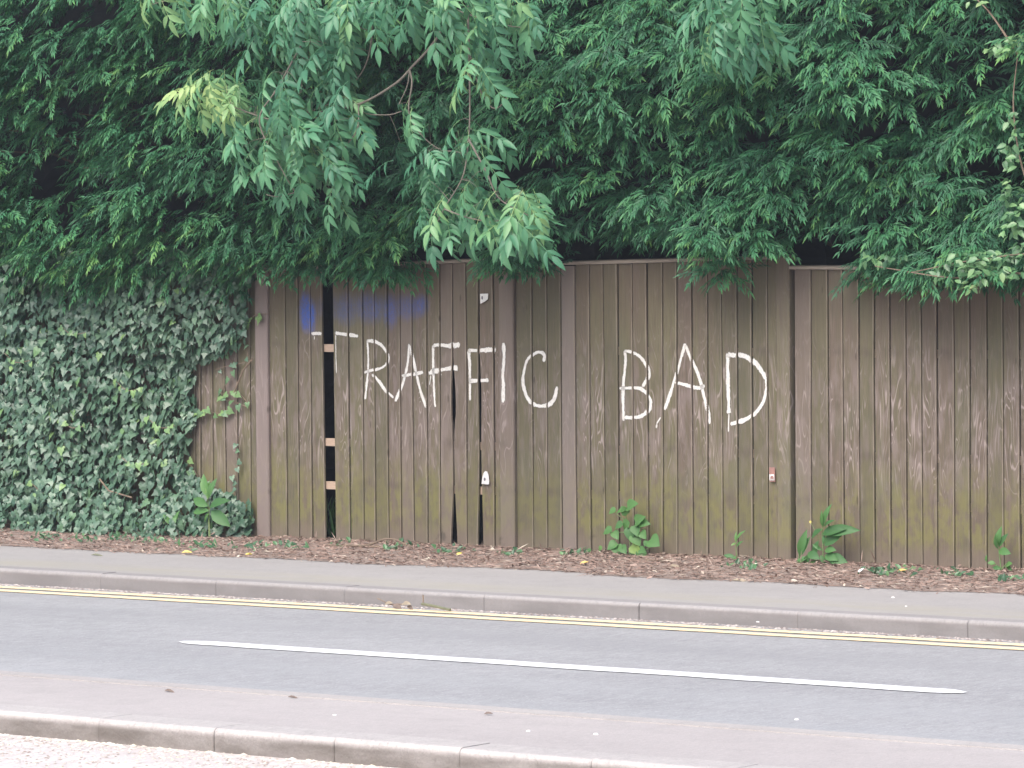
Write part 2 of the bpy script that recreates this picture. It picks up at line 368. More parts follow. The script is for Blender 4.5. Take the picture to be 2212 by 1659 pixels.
# ------------------------------------------------------------------ the fence
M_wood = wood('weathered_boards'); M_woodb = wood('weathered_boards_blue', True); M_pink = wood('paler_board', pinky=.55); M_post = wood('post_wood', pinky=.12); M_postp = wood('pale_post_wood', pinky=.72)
M_fresh = simple('bare_rail', (.50, .37, .28), (.40, .30, .23), 9, sc=(3, 1, 20)); M_cap = simple('capping', (.34, .29, .24), (.22, .18, .15), 6, sc=(2, 1, 30))
bx = lambda nat: onY(nat / 1.8517, 756.)[0]
ZB = -.03
def edge_fn(x, amp=.0022):
    s = random.uniform(0, 60); l = random.uniform(-.003, .003)
    return lambda z: x + amp * 2 * (vn(z * 1.7 + s, s) - .5) + l * (z - .9)
def two(p0, p1):                                                   # straight edge through two picture points
    a, c = onY(*p0), onY(*p1); return lambda z: a[0] + (c[0] - a[0]) * (z - a[2]) / (c[2] - a[2])
def poly(pts):
    q = sorted([(onY(*p)[2], onY(*p)[0]) for p in pts]); zz = [a for a, _ in q]; xx = [c for _, c in q]
    return lambda z: np.interp(z, zz, xx)
BOARDS = []                                                        # (xl, xr, panel) for the paint to follow
def boards(mb, edges, ztop, panel, special=None):
    """feather-edged boards: edges = list of (left fn, right fn)"""
    for i, (L, Rr) in enumerate(edges):
        t = random.random(); zs = np.linspace(ZB + random.uniform(-.01, .01), 1, 26); yo = random.uniform(-.003, .003); tw = random.uniform(-.003, .003)
        V = []
        for z_ in zs:
            xl, xr = float(L(z_ * 1.8)), float(Rr(z_ * 1.8)); xm = .5 * (xl + xr); zt = ztop(xm)
            z = zs[0] + (z_ - zs[0]) / (1 - zs[0]) * (zt - zs[0]); y = yo + tw * (z - .9)
            w = .0035 * (vn(z * 2 + t * 50, 7) - .5)
            V += [(xl + .0075, y - .0125 + w, z), (xr - .009, y - .0185 + w, z), (xr - .0035, y - .0195 + w, z), (xr, y - .0180 + w, z), (xr + .001, y - .004, z), (xl + .004, y - .001, z)]
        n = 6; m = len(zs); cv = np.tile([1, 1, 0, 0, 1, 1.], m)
        f = [(r * n + j, r * n + (j + 1) % n, (r + 1) * n + (j + 1) % n, (r + 1) * n + j) for r in range(m - 1) for j in range(n)]
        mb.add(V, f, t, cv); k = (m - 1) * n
        mb.add(np.array(V)[k:k + n], [(0, j, j + 1) for j in range(1, n - 1)], t)
        BOARDS.append((L, Rr, yo, tw))
def front(x, z):
    for L, Rr, yo, tw in BOARDS:
        l, r = float(L(z)), float(Rr(z))
        if l <= x < r:
            u = (x - l) / (r - l); return yo + tw * (z - .9) - .0125 - .007 * u, min(x - l - .007, r - x)
    return None, 0
FENCE = thing('board_fence', 'weathered brown closeboard fence with white graffiti, standing in front of the hedge', 'fence', (0, 0, 0))
def panel(label, edges, x0, x1, z0, z1, mat, rails=((1.28,), (.66,), (.375,)), extra=None):
    """one bay of closeboard fence: cladding, capping rail and three cross rails behind"""
    zt = lambda x: z0 + (z1 - z0) * (x - x0) / (x1 - x0)
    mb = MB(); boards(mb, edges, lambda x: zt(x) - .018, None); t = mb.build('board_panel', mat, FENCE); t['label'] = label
    cp = MB(); V = []
    for x in (x0, x1):
        z = zt(x); V += [(x, -.034, z - .016), (x, -.034, z + .002), (x, -.028, z + .006), (x, .03, z + .01), (x, .03, z - .016)]
    cp.add(V, [(j, (j + 1) % 5, 5 + (j + 1) % 5, 5 + j) for j in range(5)], .3); cp.add(V, [(0, 1, 2), (0, 2, 3), (0, 3, 4), (5, 7, 6), (5, 8, 7), (5, 9, 8)], .3)
    cp.build('capping_rail', M_cap, t)
    for (z,) in rails:
        r = MB(); r.box(x0 + .02, x1 - .02, .002, .045, z - .025, z + .025); r.build('cross_rail', M_fresh, t)
    return t
def even(xs): 
    fs = [edge_fn(x) for x in xs]; return list(zip(fs[:-1], fs[1:]))
XP = {'l': (bx(1034), bx(1085)), 'm': (bx(2009), bx(2067)), 'r': (bx(3117), bx(3171))}
# left bay, partly under ivy
pl = bx(1034); es = [pl + .01 - .112 * k for k in range(17, 4, -1)] + [bx(v) for v in (805, 854, 904, 953, 1004)] + [pl + .01]
ex = sorted(set(es)); x0l = ex[0]
P0 = panel('brown board panel left of the pale post, mostly under ivy', even(ex), x0l, pl + .005, 1.80, 1.80, M_wood)
P00 = panel('end bay of the fence wholly under the ivy', even([x0l - .12 - .112 * k for k in range(16, -1, -1)]), x0l - .12 - .112 * 16, x0l - .11, 1.80, 1.80, M_wood)
# bay with the gap and the split boards
a = bx(1080); es = [edge_fn(v) for v in (a, bx(1148), bx(1197), bx(1248))]
gl = two((698, 597), (706, 1165)); gr_ = two((720, 597), (727.5, 1165))
E = list(zip(es[:3], es[1:4])) + [(es[3], gl)]
es2 = [gr_] + [edge_fn(bx(v)) for v in (1400, 1455, 1502, 1554, 1605, 1655, 1711, 1763)]
s1l = poly([(979, 560), (979.6, 790), (977.5, 850), (978, 900), (981, 942), (982.5, 1060), (981, 1110), (978, 1175)])
s1r = poly([(979.5, 560), (980.6, 790), (985, 850), (986, 900), (982, 945), (983.5, 1060), (986, 1110), (989, 1175)])
s2l = poly([(1035.5, 560), (1036, 780), (1036.5, 860), (1038.5, 980), (1038.5, 1060), (1036, 1175)])
s2r = poly([(1036, 560), (1037.5, 780), (1041, 860), (1040.5, 980), (1042.5, 1060), (1045.5, 1175)])
E += list(zip(es2[:-1], es2[1:]))
e10 = edge_fn(bx(1870)); e12 = edge_fn(bx(1978)); e13 = edge_fn(bx(2010))
E += [(es2[-1], s1l), (s1r, e10), (e10, s2l), (s2r, e12), (e12, e13)]
PA = panel('graffitied board panel with a tall black gap, blue paint and the white TRAFF letters', E, bx(1080), bx(2012), 1.803, 1.862, M_woodb)
# middle bay
ms = [2066, 2132, 2191, 2248, 2306, 2363, 2420, 2476, 2535, 2594, 2653, 2711, 2772, 2833, 2892, 2953, 3012, 3073, 3119]
mf = [edge_fn(bx(v)) for v in ms]; ME = list(zip(mf[:-1], mf[1:]))
PB = panel('graffitied board panel reading C BAD in white between the two taller posts', ME[:3] + ME[4:], bx(2066), bx(3119), 1.828, 1.862, M_wood)
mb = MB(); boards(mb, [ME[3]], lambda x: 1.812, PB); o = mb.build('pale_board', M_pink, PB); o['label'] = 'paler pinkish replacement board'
# right bay and the one beyond the frame
rs = [3180, 3247, 3315, 3376, 3440, 3501, 3564, 3627, 3690, 3751, 3819, 3882, 3950, 4016, 4081]
rx = [bx(v) for v in rs]; rx += [rx[-1] + .118 * k for k in (1, 2)]
PC = panel('plain lower board panel right of the tall post, no graffiti', even(rx), bx(3168), rx[-1], 1.801, 1.79, M_wood)
PD = panel('plain board panel beyond the right end of the view', even([rx[-1] + .13 + .118 * k for k in range(31)]), rx[-1] + .12, rx[-1] + .13 + .118 * 30, 1.78, 1.78, M_wood)

def post(label, x0, x1, h, round_top=False, yf=-.038, mat=None):
    t = MB(); cx = (x0 + x1) / 2; zs = np.linspace(-.1, h, 24); tn = random.random(); V = []
    for i, z in enumerate(zs):
        w = .0015 * (vn(z * 3 + x0 * 9, 2) - .5); c = .006
        if round_top and i == len(zs) - 1: c = .012
        V += [(x0 + w + c, yf, z), (x1 + w - c, yf, z), (x1 + w, yf + c, z), (x1 + w, .04, z), (x0 + w, .04, z), (x0 + w, yf + c, z)]
    n = 6; m = len(zs)
    t.add(V, [(r * n + j, r * n + (j + 1) % n, (r + 1) * n + (j + 1) % n, (r + 1) * n + j) for r in range(m - 1) for j in range(n)], tn)
    k = (m - 1) * n; T = np.array(V)[k:]; apex = np.vstack([T, [(cx, -.012, h + .014)]])
    t.add(apex, [(j, (j + 1) % n, n) for j in range(n)], tn)
    o = t.build('post', mat or M_post, FENCE); o['label'] = label; return o
post('pinkish wooden post beside the ivy at the left end of the bare boards', *XP['l'], 1.83, mat=M_postp)
p2 = post('wooden post between the split boards and the letter C, painted with the letter I', *XP['m'], 1.845)
post('tallest post, standing above the rail where the fence steps down', *XP['r'], 1.868, True)
post('post beyond the right end of the view', rx[-1] + .005, rx[-1] + .115, 1.84)
post('post buried in the ivy at the left', x0l - .11, x0l - .003, 1.84)

# --- white lettering
m = NT('white_spray'); n = m.noise((60, 20, 30), 1, 5, .7); n2 = m.noise((14, 5, 6), 1, 3, .6)
k = m.ramp(m.math('ADD', m.attr('cover'), m.math('MULTIPLY', m.math('SUBTRACT', m.math('ADD', n, m.math('MULTIPLY', n2, .5)), .75), 1.7)), .22, .62, 0, .97)
m.fin(m.mix(m.ramp(n, .35, .75), (.80, .78, .74), (.60, .57, .53)), .7, .3)
mx = m.n('ShaderNodeMixShader', {0: k, 1: m.n('ShaderNodeBsdfTransparent').outputs[0], 2: m.b.outputs[0]}); m.set(m.out.inputs[0], mx.outputs[0])
M_spray = m.m
def smooth(pts, step=.005):
    p = np.array(pts, float)
    if len(p) > 2:
        q = np.vstack([2 * p[0] - p[1], p, 2 * p[-1] - p[-2]]); out = []
        for i in range(1, len(q) - 2):
            for u in np.linspace(0, 1, 12, endpoint=False):
                a, b_, c, d = q[i - 1], q[i], q[i + 1], q[i + 2]
                out.append(.5 * (2 * b_ + (c - a) * u + (2 * a - 5 * b_ + 4 * c - d) * u * u + (3 * b_ - a - 3 * c + d) * u ** 3))
        p = np.array(out + [q[-2]])
    s = np.concatenate([[0], np.cumsum(np.linalg.norm(np.diff(p, axis=0), axis=1))]); n = max(3, int(s[-1] / step))
    t = np.linspace(0, s[-1], n); return np.stack([np.interp(t, s, p[:, j]) for j in range(p.shape[1])], 1)
def c1(p): return (378 + .1953 * p[0], 540 + .1953 * p[1])
def c2(p): return (756 + .2441 * p[0], 540 + .2441 * p[1])
def c3(p): return (1241.9 + .2441 * p[0], 540 + .2441 * p[1])
def letter(parent, label, conv, strokes, onpost=None):
    b = MB()
    for st_ in strokes:
        w = st_[0]; pts = [onY(*conv(p)) for p in st_[1:]]; pp = smooth([(q[0], q[2]) for q in pts]); n = len(pp)
        tg = np.gradient(pp, axis=0); tg /= np.linalg.norm(tg, axis=1)[:, None] + 1e-9; nr = np.stack([-tg[:, 1], tg[:, 0]], 1)
        cols = np.linspace(-1, 1, 9); V = []; A = []
        seed = random.uniform(0, 50)
        for i in range(n):
            ww = w * (0.74 + .6 * vn(i * .09 + seed, seed)) ; endf = min(1, (min(i, n - 1 - i) + 1) / 4)
            for c in cols:
                x, z = pp[i] + nr[i] * c * ww
                if onpost is not None: y = onpost - .003; a = 1
                else:
                    fy, e = front(x, z); y = (-.02 if fy is None else fy) - .0025; a = 0 if fy is None else min(1, max(0, e - .0008) / .0025)
                V.append((x, y, z)); A.append(a * endf * max(0, 1 - abs(c) ** 1.5) * (1.05 if w > .006 else .8))
        idx = np.arange(n * 9).reshape(n, 9)
        b.add(V, np.stack([idx[:-1, :-1], idx[1:, :-1], idx[1:, 1:], idx[:-1, 1:]], -1).reshape(-1, 4), 0., A)
    o = b.build('painted_letter', M_spray, parent); o['label'] = label
W_ = .0138
letter(PA, 'white painted letter T broken by the gap', c1, [(W_, (1525, 926), (1600, 922), (1648, 926)), (.006, (1562, 940), (1560, 1010)), (W_, (1786, 918), (1925, 935), (2055, 955)), (.0055, (1796, 925), (1801, 1200), (1806, 1375))])
letter(PA, 'white painted letter R', c2, [(W_, (168, 790), (176, 950), (173, 1080), (148, 1325)), (W_, (160, 805), (230, 808), (305, 850), (352, 930), (345, 1000), (290, 1045), (180, 1070), (135, 1088)), (W_, (210, 1095), (270, 1160), (350, 1262), (405, 1308))])
letter(PA, 'white painted letter A next to R', c2, [(W_, (540, 825), (527, 1000), (482, 1180), (415, 1345)), (.014, (543, 835), (575, 980), (602, 1100), (640, 1250), (692, 1395)), (.014, (468, 1112), (570, 1100), (668, 1080))])
letter(PA, 'white painted letter F, first of the two', c2, [(.013, (750, 840), (750, 1000), (755, 1150), (762, 1300), (770, 1400)), (.018, (745, 848), (800, 840), (900, 848), (995, 838)), (.021, (703, 1092), (780, 1070), (900, 1047), (975, 1045)), (.006, (730, 1100), (715, 1205)), (.006, (935, 850), (945, 885)), (.006, (818, 1080), (820, 1115))])
letter(PA, 'white painted letter F, second of the two', c2, [(.014, (1068, 880), (1076, 1000), (1078, 1150), (1078, 1335)), (.018, (1058, 890), (1150, 888), (1230, 884), (1305, 882)), (.017, (1063, 1158), (1150, 1155), (1250, 1150)), (.006, (1158, 890), (1160, 935))])
letter(p2, 'white painted letter I', c2, [(.0165, (1393, 820), (1398, 950), (1386, 1100), (1392, 1200), (1388, 1352))], -.038)
letter(PB, 'white painted letter C', c2, [(.016, (1730, 990), (1737, 930), (1690, 903), (1640, 920), (1580, 980), (1550, 1100), (1545, 1180), (1570, 1270), (1610, 1340), (1680, 1378), (1770, 1370), (1822, 1320), (1852, 1205))])
letter(PB, 'white painted letter B', c3, [(.016, (460, 878), (460, 1000), (442, 1200), (440, 1400), (446, 1510)), (.015, (450, 890), (530, 908), (600, 950), (650, 1020), (668, 1100), (650, 1155), (612, 1212)), (.015, (392, 1225), (530, 1220), (600, 1228), (650, 1270), (682, 1340), (670, 1410), (620, 1460), (540, 1482), (445, 1480))])
letter(PB, 'white painted letter A in the last word', c3, [(.015, (992, 820), (940, 1000), (880, 1200), (805, 1415)), (.015, (992, 840), (1050, 980), (1110, 1120), (1160, 1300), (1190, 1420), (1204, 1540)), (.014, (895, 1170), (1000, 1195), (1100, 1220), (1170, 1200)), (.0065, (775, 1480), (745, 1525), (735, 1550)), (.009, (740, 1530), (733, 1580))])
letter(PB, 'white painted letter D', c3, [(.017, (1366, 900), (1370, 1100), (1376, 1300), (1380, 1450)), (.007, (1380, 1440), (1374, 1620)), (.017, (1360, 918), (1420, 930), (1500, 932), (1580, 975), (1650, 1050), (1702, 1140), (1706, 1240), (1680, 1340), (1620, 1430), (1540, 1492), (1460, 1522), (1385, 1542))])

# --- paper tags nailed to boards
M_paper = simple('white_plastic', (.72, .71, .70), (.62, .61, .6), 30, .5); M_dk = simple('grey_mark', (.2, .2, .22), (.12, .12, .13), 30); M_redp = simple('faded_red_tag', (.36, .19, .16), (.30, .17, .15), 25, .6)
def plate(parent, name, pts, y, th, mat):
    q = [onY(*p) for p in pts]; n = len(q); b = MB()
    V = [(p[0], y, p[2]) for p in q] + [(p[0], y + th, p[2]) for p in q]; cxz = np.mean(q, 0)
    V += [(cxz[0], y - .0015, cxz[2])]
    b.add(V, [(j, (j + 1) % n, 2 * n) for j in range(n)]); b.add(V, [(j, (j + 1) % n, n + (j + 1) % n, n + j) for j in range(n)])
    return b.build(name, mat, parent)
def tagthing(label, outline, marks, mat, cat='tag'):
    c = onY(*np.mean(outline, 0)); t = thing('nailed_tag', label, cat, (c[0], -.03, c[2]), 'small tags nailed to the boards')
    plate(t, 'plate', outline, -.034, .003, mat)
    for nm, pts, mm, dy in marks: plate(t, nm, pts, -.0385 - dy, .0015, mm)
def ell(x, y, rx_, ry, n=10): return [(x + rx_ * math.cos(a * 2 * math.pi / n), y + ry * math.sin(a * 2 * math.pi / n)) for a in range(n)]
tagthing('white scrap of tag with a cut corner, high on the board above the letter F', [(1044, 634.5), (1061, 634), (1060.5, 646), (1054, 651), (1044.5, 656)], [('mark', ell(1049, 643, 1.6, 4), M_dk, 0)], M_paper)
tagthing('white arched tag low on the board beside the middle post', [(1047, 1044.5), (1048.5, 1032), (1051.5, 1021), (1055, 1017), (1059, 1018), (1062, 1026), (1063.5, 1038), (1063, 1045), (1060, 1046)], [('mark', ell(1054.5, 1034.5, 2, 3.6), M_dk, 0)], M_paper)
tagthing('small faded red and white tag beside the tallest post', [(1668, 1009), (1680, 1009), (1681, 1040), (1669, 1040)], [('pale_patch', [(1669, 1024), (1679.5, 1024), (1680, 1037), (1670, 1037)], M_paper, 0),
    ('mark', [(1672, 1036), (1671.6, 1030), (1673.5, 1027), (1677, 1027), (1678.6, 1030), (1678.6, 1035.5), (1677, 1035.5), (1677, 1031), (1675.5, 1029.5), (1673.6, 1031), (1673.4, 1035)], M_redp, .002)], M_redp)

# ------------------------------------------------------------------ leaf templates
def leaf_T(nseg, wid, fold=.18, droop=.25, tipw=0., heart=False, peak=.38):
    """lanceolate leaf, unit length along x; folded on its midrib and bent down"""
    ts = np.linspace(0, 1, nseg + 1); V = []
    for t in ts:
        w = wid * (math.sin(math.pi * t ** (math.log(.5) / math.log(peak))) ** .9 if 0 < t < 1 else (.5 * wid if heart and t == 0 else 0)) * .5
        if heart and t < .2: w = wid * .5 * (.65 + t * 1.6)
        z = -droop * t * t; V += [(t, -w, z + fold * w * 2), (t, 0, z), (t, w, z + fold * w * 2)]
    f = []
    for i in range(nseg):
        a = i * 3; f += [(a, a + 3, a + 4, a + 1), (a + 1, a + 4, a + 5, a + 2)]
    return np.array(V), {4: np.array(f)}
LANCE = leaf_T(4, .34, .2, .22); LANCE2 = leaf_T(4, .26, .3, .4); OVATE = leaf_T(4, .55, .16, .2, peak=.4); HEART = leaf_T(4, .95, .14, .22, heart=True, peak=.3); BROAD = leaf_T(5, .36, .22, .35, peak=.5)
def ivy_T():
    o = [(0, 0), (-.18, .30), (.05, .52), (.22, .36), (.42, .40), (.60, .18), (1.0, 0), (.60, -.18), (.42, -.40), (.22, -.36), (.05, -.52), (-.18, -.30)]
    V = [(x, y, -.12 * x * x + .10 * abs(y) - .05 * (abs(y) > .45)) for x, y in o] + [(.28, 0, .05)]
    return np.array(V), {3: np.array([(i, (i + 1) % 12, 12) for i in range(12)])}
def ivy_T2():
    o = [(0, 0), (-.12, .25), (.12, .42), (.40, .33), (.62, .20), (.95, 0), (.62, -.20), (.40, -.33), (.12, -.42), (-.12, -.25)]
    V = [(x, y, -.16 * x * x + .12 * abs(y)) for x, y in o] + [(.3, 0, .02)]
    return np.array(V), {3: np.array([(i, (i + 1) % 10, 10) for i in range(10)])}
IVY, IVY2 = ivy_T(), ivy_T2()

# ------------------------------------------------------------------ conifer hedge
G = np.random.default_rng(11)
def clump_template(seed):
    """a branch tip: drooping flat sprays, each with pointed fingers on both sides"""
    g = np.random.default_rng(seed); V = []; T = []
    def finger(p, d, nrm, L, w, t):
        d = d / np.linalg.norm(d); s = np.cross(nrm, d); s /= np.linalg.norm(s) + 1e-9; n = np.cross(d, s)
        m = p + d * L * .42 + n * L * .03
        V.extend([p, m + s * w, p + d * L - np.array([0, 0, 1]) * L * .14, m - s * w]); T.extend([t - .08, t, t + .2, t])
    ns = g.integers(5, 8)
    for k in range(ns):
        az = (k / (ns - 1) - .5) * 2.9 + g.normal(0, .15); el = g.uniform(-.35, .3)
        L = g.uniform(.12, .22); o = np.array([math.sin(az) * .03, -g.uniform(-.05, .04), g.uniform(-.05, .05)])
        h = np.array([math.sin(az), -math.cos(az) * .8, 0.]); t0 = g.normal(0, .10)
        nf = 8; droop = g.uniform(.15, .55)
        pts = [o + L * (u * math.cos(el) * h + np.array([0, 0, u * math.sin(el) - droop * u * u])) for u in np.linspace(0, 1, nf)]
        up = np.array([0, -.62, .8])
        for i in range(1, nf):
            d = pts[i] - pts[i - 1]; d /= np.linalg.norm(d)
            nr = up - d * up.dot(d); nr /= np.linalg.norm(nr); s = np.cross(nr, d)
            u = i / nf
            for sg in (-1, 1):
                a = g.uniform(.55, 1.0) * (1 - .3 * u); fd = d * math.cos(a) + sg * s * math.sin(a) - np.array([0, 0, .22]) + g.normal(0, .09, 3)
                finger(pts[i] + g.normal(0, .003, 3), fd, nr + g.normal(0, .22, 3), g.uniform(.045, .075) * (1.1 - .4 * u), g.uniform(.0052, .0088), t0 + g.normal(0, .05))
        finger(pts[-1], pts[-1] - pts[-2], nr, .075, .009, t0 + .1)
    V = np.array(V); nq = len(V) // 4; f = np.array([(4 * i, 4 * i + 1, 4 * i + 2) for i in range(nq)] + [(4 * i, 4 * i + 2, 4 * i + 3) for i in range(nq)])
    return V, {3: f}, np.array(T)
CT = [clump_template(s) for s in range(10)]
sil = [(-900, 640), (0, 640), (300, 640), (560, 625), (640, 590), (760, 600), (870, 585), (930, 560), (960, 535), (1060, 535), (1072, 590), (1165, 600), (1185, 540), (1300, 535), (1400, 525), (1450, 535), (1500, 565), (1620, 585), (1680, 535), (1730, 495), (1860, 500), (1880, 560), (1940, 600), (1980, 630), (2050, 660), (2150, 645), (2212, 635), (3200, 620)]
silx = [onY(p, 600, -.25)[0] for p, _ in sil]; silz = [onY(p, q, -.25)[2] for p, q in sil]
X0H, X1H, ZTOP = -7.5, 7.5, 4.7
def hedge_surface(x, z):
    y = -.16 - .16 * np.clip((z - 1.7) / .8, 0, 1)
    y = y - .46 * (vn(x * 1.1 + 20, z * 2.0) - .45) - .22 * (vn(x * 3.1, z * 4.2 + 9) - .5)
    top = np.clip((z - 3.9) / .8, 0, 1); return y + 1.0 * top ** 2
mb = MB(); cnt = 0
def clumps(N, yoff, yj, scl, tint0, zlo_off, prune):
    x = G.uniform(X0H, X1H, N); z = G.uniform(1.45, ZTOP, N)
    zl = np.interp(x, silx, silz); keep = z > zl + zlo_off
    out = (x < -5.2) | (x > 4.6); keep &= ~(out & (G.random(N) < .45))
    hole = vn(x * 2.4 + 5, z * 3.4 + 2) + .45 * vn(x * 6 + 3, z * 8); keep &= ~((hole < prune + .06 * np.clip(x + 1, 0, 1)) & (z > 1.6))
    x, z = x[keep], z[keep]; n = len(x); y = hedge_surface(x, z) + yoff + G.normal(0, yj, n)
    az = np.clip((-.6 - x) / 2.2, 0, 1) * -.75 + G.normal(0, .35, n); tl = G.normal(0, .14, n)
    pick = G.integers(0, len(CT), n); sc = scl * G.uniform(.75, 1.2, n)
    tint = tint0 + G.normal(0, .09, n) + .16 * (vn(x * 1.3, z * 2 + 31) - .5) + .09 * np.clip((-.5 - x) / 1.5, 0, 1)
    for k in range(len(CT)):
        q = pick == k
        if not q.any(): continue
        c, s = np.cos(az[q]), np.sin(az[q]); ct, sn = np.cos(tl[q]), np.sin(tl[q]); o_ = 0 * c
        Rz_ = np.stack([np.stack([c, -s, o_], 1), np.stack([s, c, o_], 1), np.stack([o_, o_, o_ + 1], 1)], 1)
        Ry_ = np.stack([np.stack([ct, o_, sn], 1), np.stack([o_, o_ + 1, o_], 1), np.stack([-sn, o_, ct], 1)], 1)
        R = Rz_ @ Ry_
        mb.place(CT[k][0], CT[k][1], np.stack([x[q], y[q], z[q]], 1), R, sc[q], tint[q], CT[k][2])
    return n
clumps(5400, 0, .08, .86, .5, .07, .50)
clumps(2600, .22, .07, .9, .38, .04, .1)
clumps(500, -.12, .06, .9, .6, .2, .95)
for a_, b_, y_, c_ in ((1890, 575, -.2, 8), (1970, 565, -.3, 12), (2040, 580, -.36, 16), (2110, 572, -.34, 14), (2180, 565, -.3, 12), (2250, 575, -.3, 12), (660, 565, -.22, 6), (820, 560, -.22, 8), (1110, 565, -.25, 8), (1570, 555, -.25, 8)):
    for _ in range(c_):
        k = G.integers(0, len(CT)); q = onY(a_ + G.normal(0, 26), b_ + G.normal(0, 14), y_ + G.normal(0, .06)); w_ = G.normal(0, .5)
        mb.place(CT[k][0], CT[k][1], q[None], np.array([[[math.cos(w_), -math.sin(w_), 0], [math.sin(w_), math.cos(w_), 0], [0, 0, 1.]]]), [G.uniform(.6, .95)], [.5 + G.normal(0, .08)], CT[k][2])
HEDGE = thing('conifer_hedge', 'tall dark green conifer hedge rising behind the board fence and drooping over its top', 'hedge', (0, .6, 0))
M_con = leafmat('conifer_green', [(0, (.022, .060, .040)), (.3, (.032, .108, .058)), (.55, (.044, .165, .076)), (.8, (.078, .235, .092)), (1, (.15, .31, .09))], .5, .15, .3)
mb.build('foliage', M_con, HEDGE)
# solid core for the twiggy inside; near-black colour paints the deep shade in
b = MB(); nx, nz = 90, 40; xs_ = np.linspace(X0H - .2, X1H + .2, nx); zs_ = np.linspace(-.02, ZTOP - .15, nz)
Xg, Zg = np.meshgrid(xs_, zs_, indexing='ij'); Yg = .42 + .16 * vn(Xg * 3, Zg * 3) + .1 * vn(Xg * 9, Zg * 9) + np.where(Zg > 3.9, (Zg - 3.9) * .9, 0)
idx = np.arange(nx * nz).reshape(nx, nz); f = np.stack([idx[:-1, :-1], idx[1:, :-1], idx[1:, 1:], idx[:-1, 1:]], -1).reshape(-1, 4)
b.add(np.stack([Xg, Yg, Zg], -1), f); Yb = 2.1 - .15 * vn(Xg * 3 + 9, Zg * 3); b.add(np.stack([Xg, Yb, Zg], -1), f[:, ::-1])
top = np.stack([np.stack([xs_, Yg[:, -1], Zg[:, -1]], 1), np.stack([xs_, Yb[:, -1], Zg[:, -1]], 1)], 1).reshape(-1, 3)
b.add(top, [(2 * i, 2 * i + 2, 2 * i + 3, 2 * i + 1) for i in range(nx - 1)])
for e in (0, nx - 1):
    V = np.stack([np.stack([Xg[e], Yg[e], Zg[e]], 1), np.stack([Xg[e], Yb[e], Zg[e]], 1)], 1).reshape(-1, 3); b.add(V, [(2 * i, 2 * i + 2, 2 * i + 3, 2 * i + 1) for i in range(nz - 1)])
M_in = simple('shade_core', (.020, .024, .028), (.03, .033, .035), 14, .95, .1, .6)
b.build('shade_core', M_in, HEDGE)
b = MB()
for k in range(70):
    x = G.uniform(-6.8, 6.8); z = G.uniform(2., 4.2); p = np.array([x, .5, z - .15]); q = np.array([x + G.normal(-.1, .25), float(hedge_surface(x, z)) + .1, z + .05])
    md = (p + q) / 2 + np.array([0, 0, .08]); b.tube([p, md, q], [.011, .008, .004], 5, .5)
for k in range(11): b.tube([(-6.6 + 1.3 * k, .75, -.1), (-6.6 + 1.3 * k + .05, .72, 2), (-6.55 + 1.3 * k, .8, 4.2)], [.08, .06, .03], 8, .5)
M_bark = simple('brown_bark', (.13, .095, .07), (.08, .06, .045), 25, .9, .2, .5, (1, 1, .3))
b.build('branches', M_bark, HEDGE)

# ------------------------------------------------------------------ ivy
IVT = thing('ivy', 'dense dark ivy covering the left end of the fence', 'ivy', (-3.6, -.1, 0))
edge = [(640, 566), (690, 560), (730, 545), (752, 512), (785, 460), (830, 432), (900, 428), (950, 424), (1000, 432), (1035, 470), (1062, 520), (1090, 548), (1150, 562), (1200, 565)]
ez = [onY(x, y)[2] for y, x in edge][::-1]; exx = [onY(x, y)[0] for y, x in edge][::-1]
N = 14500; x = G.uniform(-6.6, -2.0, N); z = G.uniform(.01, 1.95, N) ; xe = np.interp(z, ez, exx) + .10 * (vn(z * 7, z * 0 + 4) - .5) + .05 * (vn(z * 23, z * 0 + 8) - .5)
keep = (x < xe - .02) & ~((x < -5.0) & (G.random(N) < .35)); x, z, xe = x[keep], z[keep], xe[keep]; n = len(x)
thick = .05 + .26 * np.clip((xe - x) / .9, 0, 1) ** .8 * (1.0 + .9 * np.clip(1 - z / .35, 0, 1)); bulge = thick * (.75 + .5 * (vn(x * 2.2, z * 2.6 + 17) - .4)) + .10 * (vn(x * 6.5, z * 7) - .5) * np.clip((xe - x) / .3, 0, 1)
lay = G.random(n) ** 2; y = -.035 - bulge * (1 - .5 * lay) + G.normal(0, .012, n)
d = np.stack([G.normal(0, .5, n), -.4 + G.normal(0, .35, n), -1 + G.normal(0, .2, n)], 1)
nn = np.stack([G.normal(0, .5, n), np.full(n, -1.), .7 + G.normal(0, .35, n)], 1)
R = frames(d, nn); sc = G.uniform(.038, .076, n); tint = .46 + G.normal(0, .12, n) + .45 * (G.random(n) < .02) + .1 * (vn(x * 3, z * 3) - .5)
b = MB(); h = G.random(n) < .6
b.place(IVY[0], IVY[1], np.stack([x, y, z], 1)[h], R[h], sc[h], tint[h]); b.place(IVY2[0], IVY2[1], np.stack([x, y, z], 1)[~h], R[~h], sc[~h], tint[~h])
